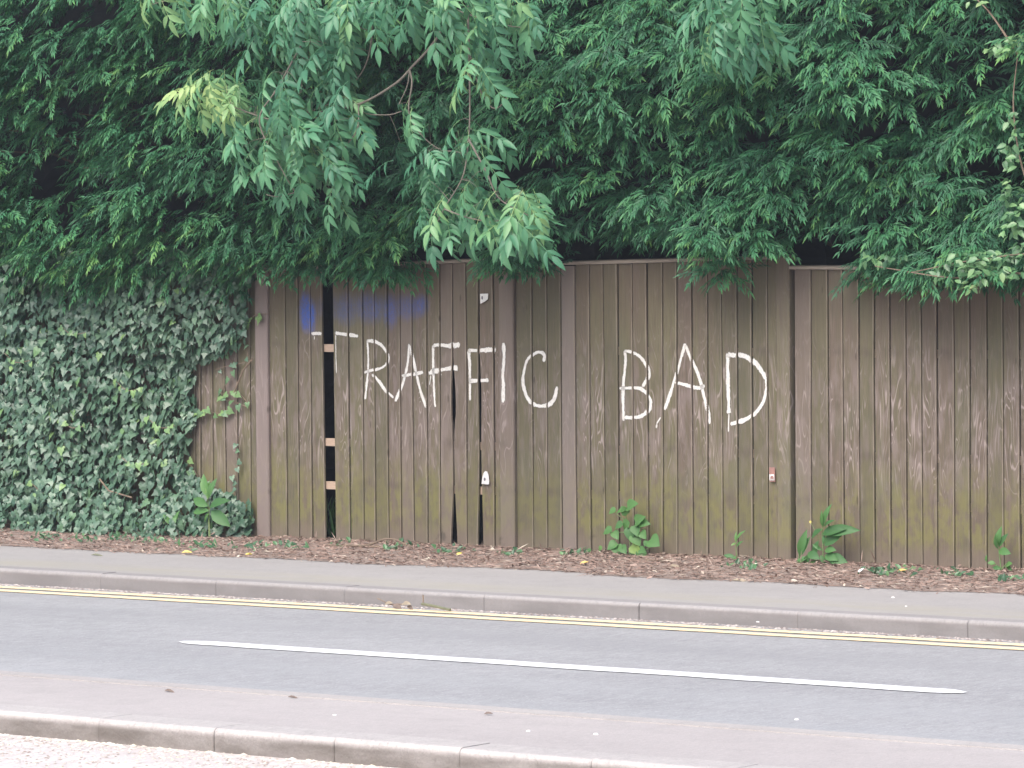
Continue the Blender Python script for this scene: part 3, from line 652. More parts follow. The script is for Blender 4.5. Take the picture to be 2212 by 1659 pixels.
# spreading runners over the bare boards
def runner(pts, tint=.9, s=.06, gap=.05, yy=-.045):
    p = smooth([(q[0], q[2]) for q in (onY(*a) for a in pts)], .01); W3 = np.stack([p[:, 0], np.full(len(p), yy), p[:, 1]], 1)
    runs.tube(W3[::3], .0028, 5, .4); k = max(1, int(gap / .01)); P = W3[::k] + G.normal(0, .012, (len(W3[::k]), 3)) * [1, .3, 1] - [0, .01, 0]; n = len(P)
    d = np.stack([G.normal(0, .8, n), -.25 + G.normal(0, .1, n), -.7 + G.normal(0, .4, n)], 1); nn = np.stack([G.normal(0, .3, n), np.full(n, -1.), .4 + G.normal(0, .2, n)], 1)
    b.place(IVY[0], IVY[1], P, frames(d, nn), G.uniform(.7, 1.15, n) * s, tint + G.normal(0, .08, n))
runs = MB()
runner([(545, 700), (560, 680), (590, 678)], 1.0, .055); runner([(500, 765), (515, 800), (490, 850), (545, 880)], .85, .05, .07); runner([(425, 905), (450, 890), (490, 893), (510, 885)], 1., .06, .045)
runner([(545, 750), (540, 780), (500, 790), (470, 800)], .6, .04, .08); runner([(520, 960), (525, 1000), (515, 1040), (520, 1080)], .7, .05, .05); runner([(490, 850), (520, 845), (545, 870)], .95, .05, .05)
runner([(420, 1000), (440, 1040), (430, 1080)], .9, .05, .06); runner([(525, 1100), (548, 1120), (545, 1150), (560, 1160)], .85, .05, .05); runner([(460, 1060), (510, 1080), (550, 1090), (558, 1140)], .5, .06, .035)
for (px, py) in ((80, 760), (200, 900), (320, 820), (140, 1040), (330, 980), (390, 900), (200, 700)): runner([(px, py), (px + 25, py + 20), (px + 60, py + 15)], .95, .05, .06, -.33)
M_ivy = leafmat('ivy_green', [(0, (.040, .085, .055)), (.4, (.072, .145, .092)), (.65, (.125, .215, .14)), (.88, (.13, .25, .10)), (1, (.20, .33, .12))], .33, .10, .6)
b.build('leaves', M_ivy, IVT)
for k in range(45):
    x = G.uniform(-5.5, -3.2); z = G.uniform(.05, .9); runs.tube([(x, -.05, z), (x + G.normal(0, .1), -.12, z + .25), (x + G.normal(0, .2), -.1, z + .55)], .005, 5, .4)
for p in ([(215, 1035), (235, 1060), (285, 1075)], [(505, 850), (525, 800), (545, 775)]):
    q = [onY(a, c, -.33 if a < 400 else -.06) for a, c in p]; runs.tube(q, .006, 6, .5)
M_stem = simple('woody_stem', (.25, .19, .14), (.17, .13, .10), 20, .8, .2)
runs.build('stems', M_stem, IVT)

# ------------------------------------------------------------------ ash tree hanging down in front
ASH = thing('ash_tree', 'tree with long drooping compound leaves hanging from above in front of the hedge', 'tree', (-2.2, 2.6, 0))
def ash_leaf(seed):
    g = np.random.default_rng(seed); V = []; Fq = []; T = []; npair = g.integers(3, 5); L = .23
    bend = g.uniform(.3, .7)
    def P(u): return np.array([L * u, 0, -bend * L * u * u])
    def lf(p, d, nrm, s, tpl, t):
        R_ = frames(np.array([d]), np.array([nrm]))[0]; v = (R_ @ (tpl[0] * s).T).T + p; Fq.append(tpl[1][4] + sum(len(a) for a in V)); V.append(v); T.append(np.full(len(v), t))
    for i in range(npair):
        u = .25 + .65 * i / (npair - 1)
        for sg in (-1, 1):
            a = g.uniform(.8, 1.25) * (1 - .25 * u); d = np.array([math.cos(a), sg * math.sin(a), -.35 - g.uniform(0, .45)])
            lf(P(u), d, np.array([.2, sg * -.15, 1]) + g.normal(0, .2, 3), g.uniform(.095, .128), LANCE if g.random() < .6 else LANCE2, g.normal(0, .05))
    lf(P(1), np.array([1, g.normal(0, .1), -.9 * bend - .2]), np.array([.3, 0, 1]), g.uniform(.11, .13), LANCE, .02)
    # rachis as a thin folded strip
    r = []; 
    for u in np.linspace(0, 1, 6): p = P(u); r += [p + [0, -.0016, 0], p + [0, 0, .002], p + [0, .0016, 0]]
    base = sum(len(a) for a in V); V.append(np.array(r)); T.append(np.full(18, .25)); Fq.append(np.array([(base + 3 * i + j, base + 3 * i + 3 + j, base + 3 * i + 4 + j, base + 3 * i + 1 + j) for i in range(5) for j in (0, 1)]))
    return np.vstack(V), {4: np.vstack(Fq)}, np.concatenate(T)
AT = [ash_leaf(s) for s in range(8)]
lv = MB(); br = MB(); BP = []
def branch(pts, Y, r0=.008, r1=.003):
    w = []
    for i, p in enumerate(pts):
        yy = Y if np.isscalar(Y) else Y[0] + (Y[1] - Y[0]) * i / (len(pts) - 1); w.append(onY(p[0], p[1], yy))
    w = np.array(w); w = smooth(w, .03); br.tube(w, np.linspace(r0, r1, len(w)), 6, .5); BP.append(w); return w
YA = -.95
branch([(800, -160), (803, 0), (805, 60), (790, 140), (745, 200), (700, 230), (640, 250)], YA)
branch([(1010, -200), (965, 40), (885, 150), (840, 190), (775, 225), (700, 240), (600, 260), (500, 230)], (YA, YA - .15), .012, .004)
branch([(885, 150), (880, 185), (862, 225)], YA - .05, .005); branch([(885, 150), (890, 180), (883, 240), (905, 285), (945, 320), (990, 330)], YA - .05, .006)
branch([(775, 228), (772, 280), (745, 320), (750, 345), (700, 370), (640, 380)], YA - .1, .005); branch([(775, 228), (790, 245), (840, 248), (868, 240)], YA - .05, .004)
branch([(1008, -180), (1010, 0), (1013, 100), (1015, 230), (1012, 300), (1000, 380), (960, 450), (930, 510)], (YA, YA - .25), .009)
branch([(1013, 110), (1040, 200), (1068, 235), (1092, 215), (1098, 190)], YA - .1, .005); branch([(1012, 300), (1050, 370), (1080, 430), (1150, 470)], YA - .25, .007)
branch([(620, -150), (640, 20), (655, 110), (650, 200)], YA - .1, .009); branch([(655, 90), (600, 190), (560, 260), (600, 350), (640, 420)], YA - .2, .007)
branch([(1603, -160), (1602, 0), (1600, 80), (1560, 150)], YA + .1, .007); branch([(1600, 60), (1650, 110), (1665, 140)], YA + .1, .005)
branch([(400, -160), (380, -20), (330, 10)], YA, .005); branch([(930, -150), (960, 0), (1080, 50), (1130, 60)], YA, .006)
branch([(575, 420), (600, 425), (640, 415)], YA - .2, .003); branch([(960, 452), (1010, 470), (1060, 480)], YA - .25, .005)
blobs = [(470, 212, 62, 28, 16, .80), (430, 235, 34, 28, 8, .9), (560, 265, 75, 60, 30, .6), (650, 120, 105, 120, 70, .5), (700, 220, 70, 85, 34, .45), (600, 350, 90, 55, 34, .55), (690, 400, 62, 55, 24, .55), (720, 300, 36, 60, 9, .45),
         (350, -12, 70, 18, 12, .75), (470, 20, 65, 32, 18, .6), (640, 20, 140, 50, 36, .5), (900, 25, 65, 42, 22, .55), (1050, 35, 95, 55, 36, .5), (1000, 105, 34, 45, 8, .5), (770, 30, 50, 50, 10, .5),
         (880, 262, 40, 14, 5, .75), (975, 325, 70, 24, 10, .5), (895, 375, 50, 36, 9, .45), (985, 400, 72, 66, 26, .45), (945, 485, 48, 48, 12, .5), (1060, 468, 80, 48, 26, .5), (1135, 470, 42, 34, 12, .7), (1085, 510, 48, 28, 10, .6), (1024, 190, 26, 34, 5, .6), (1040, 170, 12, 16, 2, .9),
         (1560, 30, 50, 44, 14, .55), (1600, 80, 50, 50, 17, .45), (1535, 100, 26, 38, 7, .6), (1640, 95, 26, 38, 8, .45), (1610, -8, 80, 20, 10, .5), (660, 345, 30, 24, 4, 1.)]
for (cx, cy, rx_, ry, n, tn) in blobs:
    tn = min(tn, .5 + (tn - .5) * (.9 if cx < 480 else .5))
    n = max(2, int(n * .82))
    a = G.uniform(0, 6.283, n); r = np.sqrt(G.random(n)); px = cx + rx_ * r * np.cos(a); py = cy + ry * r * np.sin(a) - 42
    for i in range(n):
        Y = (YA if cx < 1400 else YA + .1) - .1 + G.normal(0, .13); p = onY(px[i], py[i], Y)
        dx = (px[i] - cx) / rx_ * .7; d = np.array([dx + G.normal(0, .42), -.3 + G.normal(0, .4), -.65 + G.normal(0, .35)])
        k = G.integers(0, len(AT)); nr = np.array([dx * .3 + G.normal(0, .25), -.75, .75])
        lv.place(AT[k][0], AT[k][1], p[None], frames(d[None], nr[None]), [G.uniform(.75, 1.1)], [tn + G.normal(0, .1)], AT[k][2])
        # leaf stalk back to the nearest twig
        best = None; bd = .22
        for w in BP:
            dd = np.linalg.norm(w - p, axis=1); j = dd.argmin()
            if dd[j] < bd: bd = dd[j]; best = w[j]
        if best is not None: br.tube([best, (best + p) / 2 + [0, 0, .012], p], [.002, .0016, .0012], 4, .6)
# crown above the picture and the limbs that carry it
LIMBS = [smooth(np.array([(-2.1, 2.3, 4.5), ((e[0] - 2.1) / 2, 1.3, 5.1), e]), .2) for e in ((-4.6, -.6, 5.5), (-1.0, -1., 5.9), (2.4, -.7, 5.5), (4.8, .2, 5.7), (.6, 1.2, 6.2))]
for q_ in LIMBS:
    for k in range(75):
        o_ = q_[G.integers(len(q_) // 3, len(q_))]; p = o_ + G.normal(0, .3, 3) * [1.2, 1, .8]; p[2] = max(p[2], 4.9); q = G.integers(0, len(AT))
        d = np.array([G.normal(0, .6), -.3 + G.normal(0, .5), -.6]); lv.place(AT[q][0], AT[q][1], p[None], frames(d[None], np.array([[0, -.5, .9]])), [1.2], [.5 + G.normal(0, .12)], AT[q][2])
        br.tube([o_, (o_ + p) / 2 + [0, 0, .05], p], [.006, .004, .002], 4, .6)
M_ash = leafmat('ash_leaf', [(0, (.045, .135, .082)), (.4, (.068, .215, .118)), (.65, (.115, .30, .145)), (.85, (.24, .42, .17)), (1, (.38, .52, .20))], .38, .28, .45)
lv.build('leaves', M_ash, ASH, smooth=True)
tops = [w[0] for w in BP if w[0][2] > 3.7]
M_ashbark = simple('ash_bark', (.20, .18, .15), (.14, .125, .105), 22, .85, .2, .4, (1, 1, .3))
for tp in tops:
    br.tube(smooth(np.array([(-2.0 + tp[0] * .3, .9, 5.0), (tp[0] * .75 - .3, -.3, 5.1), (tp[0], tp[1] + .05, tp[2] + .35), tp]), .1), .014, 6, .5)
br.build('twigs', M_ashbark, ASH, smooth=True)
b = MB(); b.tube(smooth(np.array([(-2.2, 2.6, -.2), (-2.15, 2.55, 1.5), (-2.25, 2.5, 3.2), (-2.1, 2.3, 4.6)]), .2), np.linspace(.2, .14, 24)[:len(smooth(np.array([(-2.2, 2.6, -.2), (-2.15, 2.55, 1.5), (-2.25, 2.5, 3.2), (-2.1, 2.3, 4.6)]), .2))], 12, .5); b.build('trunk', M_ashbark, ASH, smooth=True)
b = MB()
for q in LIMBS: b.tube(q, np.linspace(.08, .02, len(q)), 8, .5)
b.build('limb', M_ashbark, ASH, smooth=True)

# ------------------------------------------------------------------ pale small-leaved shrub on the right
def shrub(label, loc, stems, blobs, mat, size, tpl=OVATE, Y0=-.45):
    t = thing('leafy_shrub', label, 'shrub', loc); b = MB()
    for st_, yy in stems:
        w = smooth(np.array([onY(p[0], p[1], yy) for p in st_]), .05); s = MB(); s.tube(w, np.linspace(.008, .003, len(w)), 5, .5); s.build('stem', M_stem, t)
    for (cx, cy, rx_, ry, n, tn, yy) in blobs:
        a = G.uniform(0, 6.283, n); r = np.sqrt(G.random(n)); P = np.array([onY(cx + rx_ * r[i] * math.cos(a[i]), cy + ry * r[i] * math.sin(a[i]), yy + G.normal(0, .06)) for i in range(n)])
        d = np.stack([G.normal(0, .8, n), -.4 + G.normal(0, .4, n), -.25 + G.normal(0, .45, n)], 1); nn = np.stack([G.normal(0, .4, n), -.7 + G.normal(0, .2, n), .8 + G.normal(0, .3, n)], 1)
        b.place(tpl[0], tpl[1], P, frames(d, nn), G.uniform(.7, 1.15, n) * size, tn * .68 + G.normal(0, .14, n))
    b.build('leaves', mat, t, smooth=True)
M_shr = leafmat('shrub_leaf', [(0, (.05, .12, .06)), (.4, (.10, .22, .10)), (.7, (.19, .35, .15)), (1, (.42, .55, .27))], .3, .2, .5)
shrub('pale green small leaved shrub growing through the hedge at its right end', (4.2, .4, 0),
      [([(2330, 700), (2260, 560), (2120, 560), (1960, 590)], -.5), ([(2360, 600), (2230, 420), (2190, 250), (2200, 100)], -.45), ([(2330, 640), (2200, 590), (2060, 600), (1890, 575)], -.5), ([(2200, 120), (2140, 30), (2090, -20)], -.4)],
      [(2120, 560, 80, 20, 60, .5, -.5), (2150, 590, 60, 18, 42, .7, -.55), (2050, 585, 55, 20, 34, .45, -.5), (2100, 615, 25, 12, 12, .95, -.58), (1890, 562, 28, 10, 12, .8, -.5), (1925, 555, 40, 12, 14, .4, -.45), (2185, 480, 26, 34, 34, .8, -.5), (2190, 420, 24, 30, 26, .7, -.5),
       (2185, 340, 24, 34, 24, .7, -.48), (2195, 270, 18, 30, 16, .7, -.45), (2160, 105, 26, 10, 16, .85, -.42), (2195, 85, 22, 14, 14, .8, -.42), (2110, 5, 16, 6, 5, 1.0, -.42), (2146, 112, 8, 8, 4, 1.0, -.43), (2260, 450, 60, 140, 120, .6, -.45), (2300, 250, 60, 140, 70, .6, -.45), (2215, 540, 30, 30, 26, .6, -.5)],
      M_shr, .062)

# ------------------------------------------------------------------ leaf litter along the fence foot
M_lit = leafmat('dead_leaf', [(0, (.11, .075, .06)), (.3, (.24, .165, .135)), (.6, (.36, .265, .225)), (.8, (.46, .39, .32)), (1, (.62, .57, .48))], .85, 0, .2)
b = MB(); nx, ny = 220, 14; xs_ = np.linspace(-9, 9, nx); ys_ = np.linspace(0, 1, ny)
Xg, Ug = np.meshgrid(xs_, ys_, indexing='ij'); ed = -1.33 + .14 * (vn(Xg * 2.3, Xg * 0 + 6) - .5) + .08 * (vn(Xg * 8, Xg * 0 + 2) - .5)
Yg = .03 + (ed - .03) * Ug; Zg = .002 + .012 * (1 - Ug) ** .7 * (.5 + vn(Xg * 5, Yg * 7)) * np.clip((1 - Ug) * 4, 0, 1) + .008 * vn(Xg * 15, Yg * 15) * (1 - Ug)
idx = np.arange(nx * ny).reshape(nx, ny); b.add(np.stack([Xg, Yg, Zg], -1), np.stack([idx[:-1, 1:], idx[1:, 1:], idx[1:, :-1], idx[:-1, :-1]], -1).reshape(-1, 4))
o = b.build('soil', simple('litter_soil', (.25, .19, .165), (.33, .275, .245), 22, .95, .1, .6), smooth=True); o['kind'] = 'structure'
N = 27000; x = G.uniform(-5.2, 5.6, N); u = G.random(N) ** 1.25; ed = -1.38 + .14 * (vn(x * 2.3, x * 0 + 6) - .5) + .10 * (vn(x * 8, x * 0 + 2) - .5)
y = .0 + (ed) * u + G.normal(0, .03, N); z = .006 + .014 * np.clip(1 - y / ed, 0, 1) + G.uniform(0, .012, N)
z = np.where(y < ed + .06, .006 + G.uniform(0, .008, N), z)
d = np.stack([G.normal(0, 1, N), G.normal(0, .6, N), G.normal(0, .10, N)], 1); nn = np.stack([G.normal(0, .4, N), -.25 + G.normal(0, .4, N), np.ones(N)], 1); R = frames(d, nn)
b = MB(); q = G.random(N); tint = np.clip(.34 + G.normal(0, .20, N), 0, 1)
NEED = leaf_T(2, .09, .1, .1)
for tpl, sel, s0, s1 in ((NEED, q < .72, .02, .10), (LANCE, (q >= .72) & (q < .92), .015, .05), (OVATE, q >= .92, .015, .036)):
    b.place(tpl[0], tpl[1], np.stack([x, y, z], 1)[sel], R[sel], G.uniform(s0, s1, sel.sum()), tint[sel] + (.12 if tpl is OVATE else 0))
tag(b.build('leaf_litter', M_lit), 'reddish brown dead leaves and needles banked along the foot of the fence', 'leaf litter', kind='stuff')

# low green seedlings among the litter: nobody could count these
b = MB(); spots = [(250, 1165, 40), (330, 1170, 50), (440, 1180, 60), (545, 1180, 40), (635, 1180, 45), (730, 1175, 25), (860, 1180, 40), (965, 1190, 45), (1100, 1195, 25), (1235, 1195, 35), (1610, 1225, 50), (1900, 1238, 40), (1960, 1235, 60), (2060, 1240, 40), (2190, 1250, 40), (90, 1160, 40), (180, 1165, 40)]
for px, py, rr in spots:
    n = int(rr * .55); P = np.array([onZ(px + G.normal(0, rr * .5), py + G.normal(0, 4), .02) for _ in range(n)]); d = np.stack([G.normal(0, 1, n), G.normal(0, .5, n), G.uniform(.1, 1.1, n)], 1)
    nn = np.stack([G.normal(0, .4, n), -.6 + G.normal(0, .3, n), np.ones(n)], 1); b.place(OVATE[0], OVATE[1], P, frames(d, nn), G.uniform(.02, .055, n), .15 + G.normal(0, .2, n))
tag(b.build('seedlings', M_shr), 'low green seedlings and weed shoots scattered through the litter', 'ground cover', kind='stuff')

# ------------------------------------------------------------------ weeds standing at the fence foot
M_weed = leafmat('weed_leaf', [(0, (.04, .11, .035)), (.4, (.070, .185, .060)), (.7, (.12, .27, .08)), (1, (.26, .38, .10))], .45, .28, .4)
M_wst = simple('green_stem', (.16, .26, .10), (.20, .24, .12), 20, .6)
def weed(label, base, yy, stems, leaves, tpl, mat=M_weed, name='weed', cat='weed'):
    p0 = onZ(base[0], base[1], .0); yy = p0[1] if yy is None else yy
    t = thing(name, label, cat, (p0[0], yy, 0), 'weeds growing at the foot of the fence'); s = MB()
    for st_ in stems:
        w = smooth(np.array([onY(p[0], p[1], yy) for p in st_]), .02); s.tube(w, np.linspace(.0045, .0022, len(w)), 5, .5)
    s.build('stem', M_wst, t)
    for lf in leaves:
        (ax, ay), (bx_, by_), wd, tn = lf[:4]; a = onY(ax, ay, yy - .01); c = onY(bx_, by_, yy - .01 - G.uniform(.01, .05)); L = np.linalg.norm(c - a)
        T = tpl[0] * [1, wd, 1]; b = MB(); nr = np.array([G.normal(0, .25), -1, .55 + G.normal(0, .15)])
        b.place(T, tpl[1], a[None], frames((c - a)[None] + G.normal(0, .08, 3) * L, nr[None]), [L * (.84 if tpl is HEART else 1.02)], [tn + G.normal(0, .08)]); b.build('leaf', mat, t, smooth=True)
    return t
q8 = lambda x, y: ((3096 + .452 * x) / 1.8517, (1750 + .452 * y) / 1.8517)
q7 = lambda x, y: ((2300 + .452 * x) / 1.8517, (1700 + .452 * y) / 1.8517)
weed('bushy weed with heart shaped leaves against the boards below the letter B', (1362, 1212), -.12,
     [[(1362, 1212), (1360, 1160), (1352, 1110), (1362, 1085)], [(1361, 1170), (1385, 1140), (1398, 1122)], [(1361, 1150), (1335, 1150), (1310, 1150)], [(1362, 1195), (1400, 1185), (1412, 1170)], [(1356, 1130), (1335, 1112), (1318, 1100)], [(1362, 1200), (1340, 1190), (1325, 1180)]],
     [((1355, 1095), (1378, 1078), 1, .5), ((1352, 1100), (1326, 1103), 1, .55), ((1330, 1100), (1312, 1112), .9, .6), ((1356, 1110), (1338, 1092), 1, .6), ((1358, 1125), (1340, 1150), 1, .55), ((1345, 1130), (1322, 1140), .9, .6), ((1322, 1143), (1296, 1153), .9, .65), ((1326, 1148), (1334, 1165), .9, .6),
      ((1372, 1128), (1392, 1110), .9, .6), ((1382, 1130), (1405, 1132), .9, .55), ((1372, 1135), (1380, 1160), 1, .6), ((1362, 1140), (1362, 1172), 1, .5), ((1385, 1148), (1396, 1168), 1, .6), ((1368, 1155), (1388, 1178), 1, .55), ((1332, 1172), (1308, 1190), 1, .55), ((1334, 1176), (1330, 1206), 1.1, .6), ((1342, 1180), (1352, 1200), .9, .6),
      ((1364, 1178), (1384, 1200), 1, .75), ((1370, 1190), (1360, 1215), 1, .6), ((1375, 1192), (1402, 1208), 1.1, .6), ((1405, 1165), (1424, 1178), 1.2, .6), ((1398, 1168), (1388, 1182), 1, .6), ((1300, 1180), (1290, 1192), .9, .55), ((1275, 1185), (1268, 1200), .9, .45)], HEART)
weed('tall broad leaved weed at the right side of the tallest post', (1776, 1230), -.16,
     [[(1776, 1230), (1778, 1190), (1776, 1150), (1780, 1112)], [(1724, 1220), (1728, 1190), (1733, 1165)], [(1776, 1225), (1765, 1215), (1755, 1205)]],
     [(q8(425, 860), q8(560, 760), 1.1, .4), (q8(440, 850), q8(680, 775), .95, .35), (q8(430, 810), q8(308, 872), 1.2, .4), (q8(435, 790), q8(470, 610), .8, .5), (q8(430, 790), q8(425, 665), .6, .6), (q8(440, 800), q8(490, 720), .8, .4), (q8(445, 960), q8(575, 830), 1.3, .45), (q8(440, 950), q8(430, 850), 1, .45),
      (q8(395, 910), q8(345, 1055), 1.3, .55), (q8(430, 1000), q8(335, 960), .9, .5), (q8(225, 1050), q8(262, 835), .9, .5), (q8(230, 1060), q8(290, 895), .9, .5), (q8(215, 1010), q8(205, 890), .7, .5), (q8(250, 1060), q8(190, 1125), 1.5, .55), (q8(300, 1060), q8(200, 1080), 1.6, .55), (q8(395, 1090), q8(275, 1175), 1.1, .6),
      (q8(450, 1000), q8(530, 990), 1.6, .5), (q8(450, 1040), q8(545, 1060), 1.5, .5), (q8(470, 1060), q8(612, 1090), 1.5, .5), (q8(480, 1080), q8(560, 1130), 1.3, .5), (q8(300, 1020), q8(380, 1050), 1.6, .45), (q8(380, 1150), q8(470, 1200), 1, .5), (q8(320, 1030), q8(260, 1120), 1.4, .5), (q8(410, 1040), q8(440, 1110), 1.5, .5)], BROAD)
weed('slender weed with two narrow upright leaves between the bushy weed and the tallest post', (1592, 1228), -.15, [[q7(1440, 1230), q7(1425, 1100), q7(1430, 1000)], [q7(1420, 1180), q7(1360, 1150)]],
     [(q7(1428, 1030), q7(1472, 925), .8, .6), (q7(1428, 1040), q7(1405, 950), .8, .6), (q7(1425, 1045), q7(1385, 1058), 1.2, .6), (q7(1430, 1080), q7(1455, 1030), .8, .5), (q7(1420, 1180), q7(1330, 1125), 1.3, .45), (q7(1425, 1150), q7(1405, 1240), 1.1, .5), (q7(1440, 1180), q7(1470, 1245), 1.0, .8)], BROAD)
weed('single stemmed weed with one curled leaf at the far right of the fence foot', (2160, 1232), -.12, [[q8(2010, 1190), q8(2000, 1080), q8(1990, 1000), q8(1990, 900)], [q8(2010, 1170), q8(1940, 1110)], [q8(2010, 1170), q8(2060, 1110)]],
     [(q8(1985, 960), q8(2005, 810), 1.1, .55), (q8(1990, 970), q8(2045, 860), 1, .5), (q8(1990, 1000), q8(2065, 1015), 1.5, .65), (q8(1985, 990), q8(1950, 880), .9, .5), (q8(1960, 1115), q8(1895, 1100), 1.8, .6), (q8(2010, 1160), q8(1930, 1150), 1.5, .55), (q8(2050, 1140), q8(2080, 1100), 1.8, .6), (q8(2060, 1130), q8(2095, 1180), 1.3, .6), (q8(1880, 1100), q8(1880, 1045), 1.4, .6)], BROAD)
q0 = lambda x, y: (.452 * x / 1.8517, (1700 + .452 * y) / 1.8517)
weed('broad leaved weed rising out of the ivy near the pale post', (457, 1170), -.26, [[q0(1850, 1000), q0(1845, 800), q0(1840, 640)], [q0(1860, 1000), q0(1850, 760), q0(1900, 700)]],
     [(q0(1845, 640), q0(1780, 440), 1.1, .5), (q0(1848, 650), q0(1875, 490), 1, .55), (q0(1840, 660), q0(1830, 500), .8, .7), (q0(1845, 720), q0(1690, 640), 1.2, .5), (q0(1850, 760), q0(1685, 740), 1.3, .5), (q0(1855, 730), q0(1980, 640), 1, .3), (q0(1870, 760), q0(1985, 880), 1.3, .4), (q0(1850, 780), q0(1790, 850), 1.2, .5)], BROAD)
weed('small weed with two upright leaves in front of the ivy', (371, 1165), -.3, [[q0(1545, 970), q0(1540, 870)]], [(q0(1540, 890), q0(1450, 790), 1., .55), (q0(1543, 890), q0(1565, 765), 1.1, .6), (q0(1540, 900), q0(1500, 840), .8, .5)], BROAD)
weed('curled yellowish weed shoot low in the ivy', (308, 1165), -.3, [[q0(1262, 980), q0(1260, 930), q0(1240, 890)]], [(q0(1245, 895), q0(1140, 895), 1.4, .75), (q0(1240, 900), q0(1180, 850), 1, .6)], BROAD)
# yellow flower on a thin stalk
p = onY(*q8(322, 747), -.16)
fl = thing('small_flower', 'tiny yellow flower beside the tall broad leaved weed', 'flower', (p[0], p[1], p[2]))
b = MB(); b.tube([onY(*q8(400, 900), -.16), onY(*q8(350, 800), -.16), p], .0015, 4); b.build('stalk', M_wst, fl)
b = MB()
for k in range(5):
    a = k * 1.2566; b.place(OVATE[0], OVATE[1], p[None], frames(np.array([[math.cos(a), -.15, math.sin(a)]]), np.array([[0, -1., 0]])), [.011], [.9])
b.build('petals', simple('yellow_petal', (.75, .62, .15), (.8, .7, .25), 30), fl)

# ------------------------------------------------------------------ loose bits on the ground
def fallen(name, label, cat, px, py, z, L, ang, mat, tpl=OVATE, w=1., tilt=.25, tn=.5):
    p = onZ(px, py, z) + np.array([0, 0, .006]); b = MB(); d = np.array([math.cos(ang), math.sin(ang), tilt]); T = tpl[0] * [1, w, 1]
    b.place(T, tpl[1], p[None] - d * L / 2 * np.array([1, 1, 0]), frames(d[None], np.array([[0, -.4, 1.]])), [L], [tn])
    o = b.build(name, mat, loc=tuple(p)); m_ = o.modifiers.new('thick', 'SOLIDIFY'); m_.thickness = .002
    return tag(o, label, cat, 'loose bits on the ground')
M_ylw = simple('yellow_leaf', (.70, .56, .10), (.78, .66, .2), 20, .6); M_org = simple('orange_leaf', (.62, .40, .12), (.7, .5, .2), 20, .6); M_chip = simple('pale_chip', (.75, .72, .70), (.66, .62, .6), 30, .7); M_brn = simple('brown_leaf', (.13, .10, .085), (.20, .155, .13), 20, .8)
M_grn = simple('green_leaf', (.13, .14, .09), (.17, .175, .115), 20, .6); M_pl = simple('pale_leaf', (.36, .31, .22), (.28, .23, .17), 20, .7)
fallen('fallen_leaf', 'yellow fallen leaf at the pavement edge below the pale post', 'leaf', 537, 1200, 0, .05, .2, M_ylw)
fallen('fallen_leaf', 'round yellow leaf in the litter below the split boards', 'leaf', 993, 1201, .01, .042, 1.2, M_ylw, w=1.5, tilt=.6)
fallen('fallen_leaf', 'orange leaf in the litter between the letter C and the bushy weed', 'leaf', 1262, 1221, .01, .055, .4, M_org, w=1.2, tilt=.5)
fallen('fallen_leaf', 'golden leaf among seedlings on the right of the tall weed', 'leaf', 1948, 1237, .02, .055, .2, M_org, tilt=.4)
fallen('fallen_leaf', 'bright yellow curled leaf in the litter below the ivy', 'leaf', 403, 1196, .01, .075, .1, M_ylw, LANCE, 1.1)
fallen('fallen_leaf', 'pale cream leaf lying flat in the litter under the tag', 'leaf', 1458, 1226, .01, .09, .1, M_pl, LANCE, 1., .1)
fallen('fallen_leaf', 'thin pale blade lying on the pavement left of the tallest post', 'leaf', 1601, 1256, 0, .12, .05, M_pl, LANCE, .6, .05)
fallen('fallen_leaf', 'thin green blade lying on the pavement below the ivy', 'leaf', 212, 1201, 0, .11, .1, M_grn, LANCE, .5, .05)
fallen('fallen_leaf', 'white leaf standing up in the litter right of the tall weed', 'leaf', 1862, 1240, .01, .06, 1.2, M_chip, LANCE, 1.2, .9)
for i, (px, py, z, L, lab) in enumerate([(1929, 1291, 0, .035, 'larger white chip on the pavement at the right'), (1957, 1310, 0, .028, 'smaller white chip nearer the kerb at the right'), (1637, 1344, -.02, .03, 'white chip on the kerb face'),
        (1721, 1555, 0, .04, 'white chip on the island pavement furthest right'), (1142, 1580, 0, .035, 'pale chip on the island pavement, furthest up and near the middle'), (723, 1545, 0, .03, 'pale chip on the island edge left of centre'), (1033, 1609, 0, .04, 'pale round chip on the near kerb top'), (1287, 1587, 0, .045, 'broad pale chip on the island pavement right of centre')]):
    p = onZ(px, py, z); b = MB(); rr = random.Random(i); n = 7; V = [(p[0] + L * .34 * rr.uniform(.7, 1.1) * math.cos(k * 2 * math.pi / n), p[1] + L * .34 * rr.uniform(.6, 1.1) * math.sin(k * 2 * math.pi / n), p[2]) for k in range(n)]
    V += [(x + (p[0] - x) * .3, y_ + (p[1] - y_) * .3, z_ + L * .14) for x, y_, z_ in V]; V += [(p[0], p[1], p[2] + L * .17)]
    b.add(V, [(k, (k + 1) % n, n + (k + 1) % n, n + k) for k in range(n)]); b.add(V, [(n + k, n + (k + 1) % n, 2 * n) for k in range(n)])
    tag(b.build('stone_chip', M_chip, loc=tuple(p)), lab, 'stone', 'loose bits on the ground')
for (px, py, z, L, lab) in [(633, 1558, 0, .05, 'dark leaf scrap at the island edge left of centre'), (672, 1487, 0, 0, ''), (1165, 1530, 0, 0, '')]:
    if L: fallen('fallen_leaf', lab, 'leaf', px, py - 50, z, L, .1, M_brn, LANCE, .8, .05)
fallen('fallen_leaf', 'dark brown leaf scrap on the left part of the island edge', 'leaf', 366, 1495, 0, .07, -.2, M_brn, LANCE, .7, .08)
fallen('fallen_leaf', 'dark speck of leaf on the island pavement near the white chips', 'leaf', 1055, 1545, 0, .035, .5, M_brn)
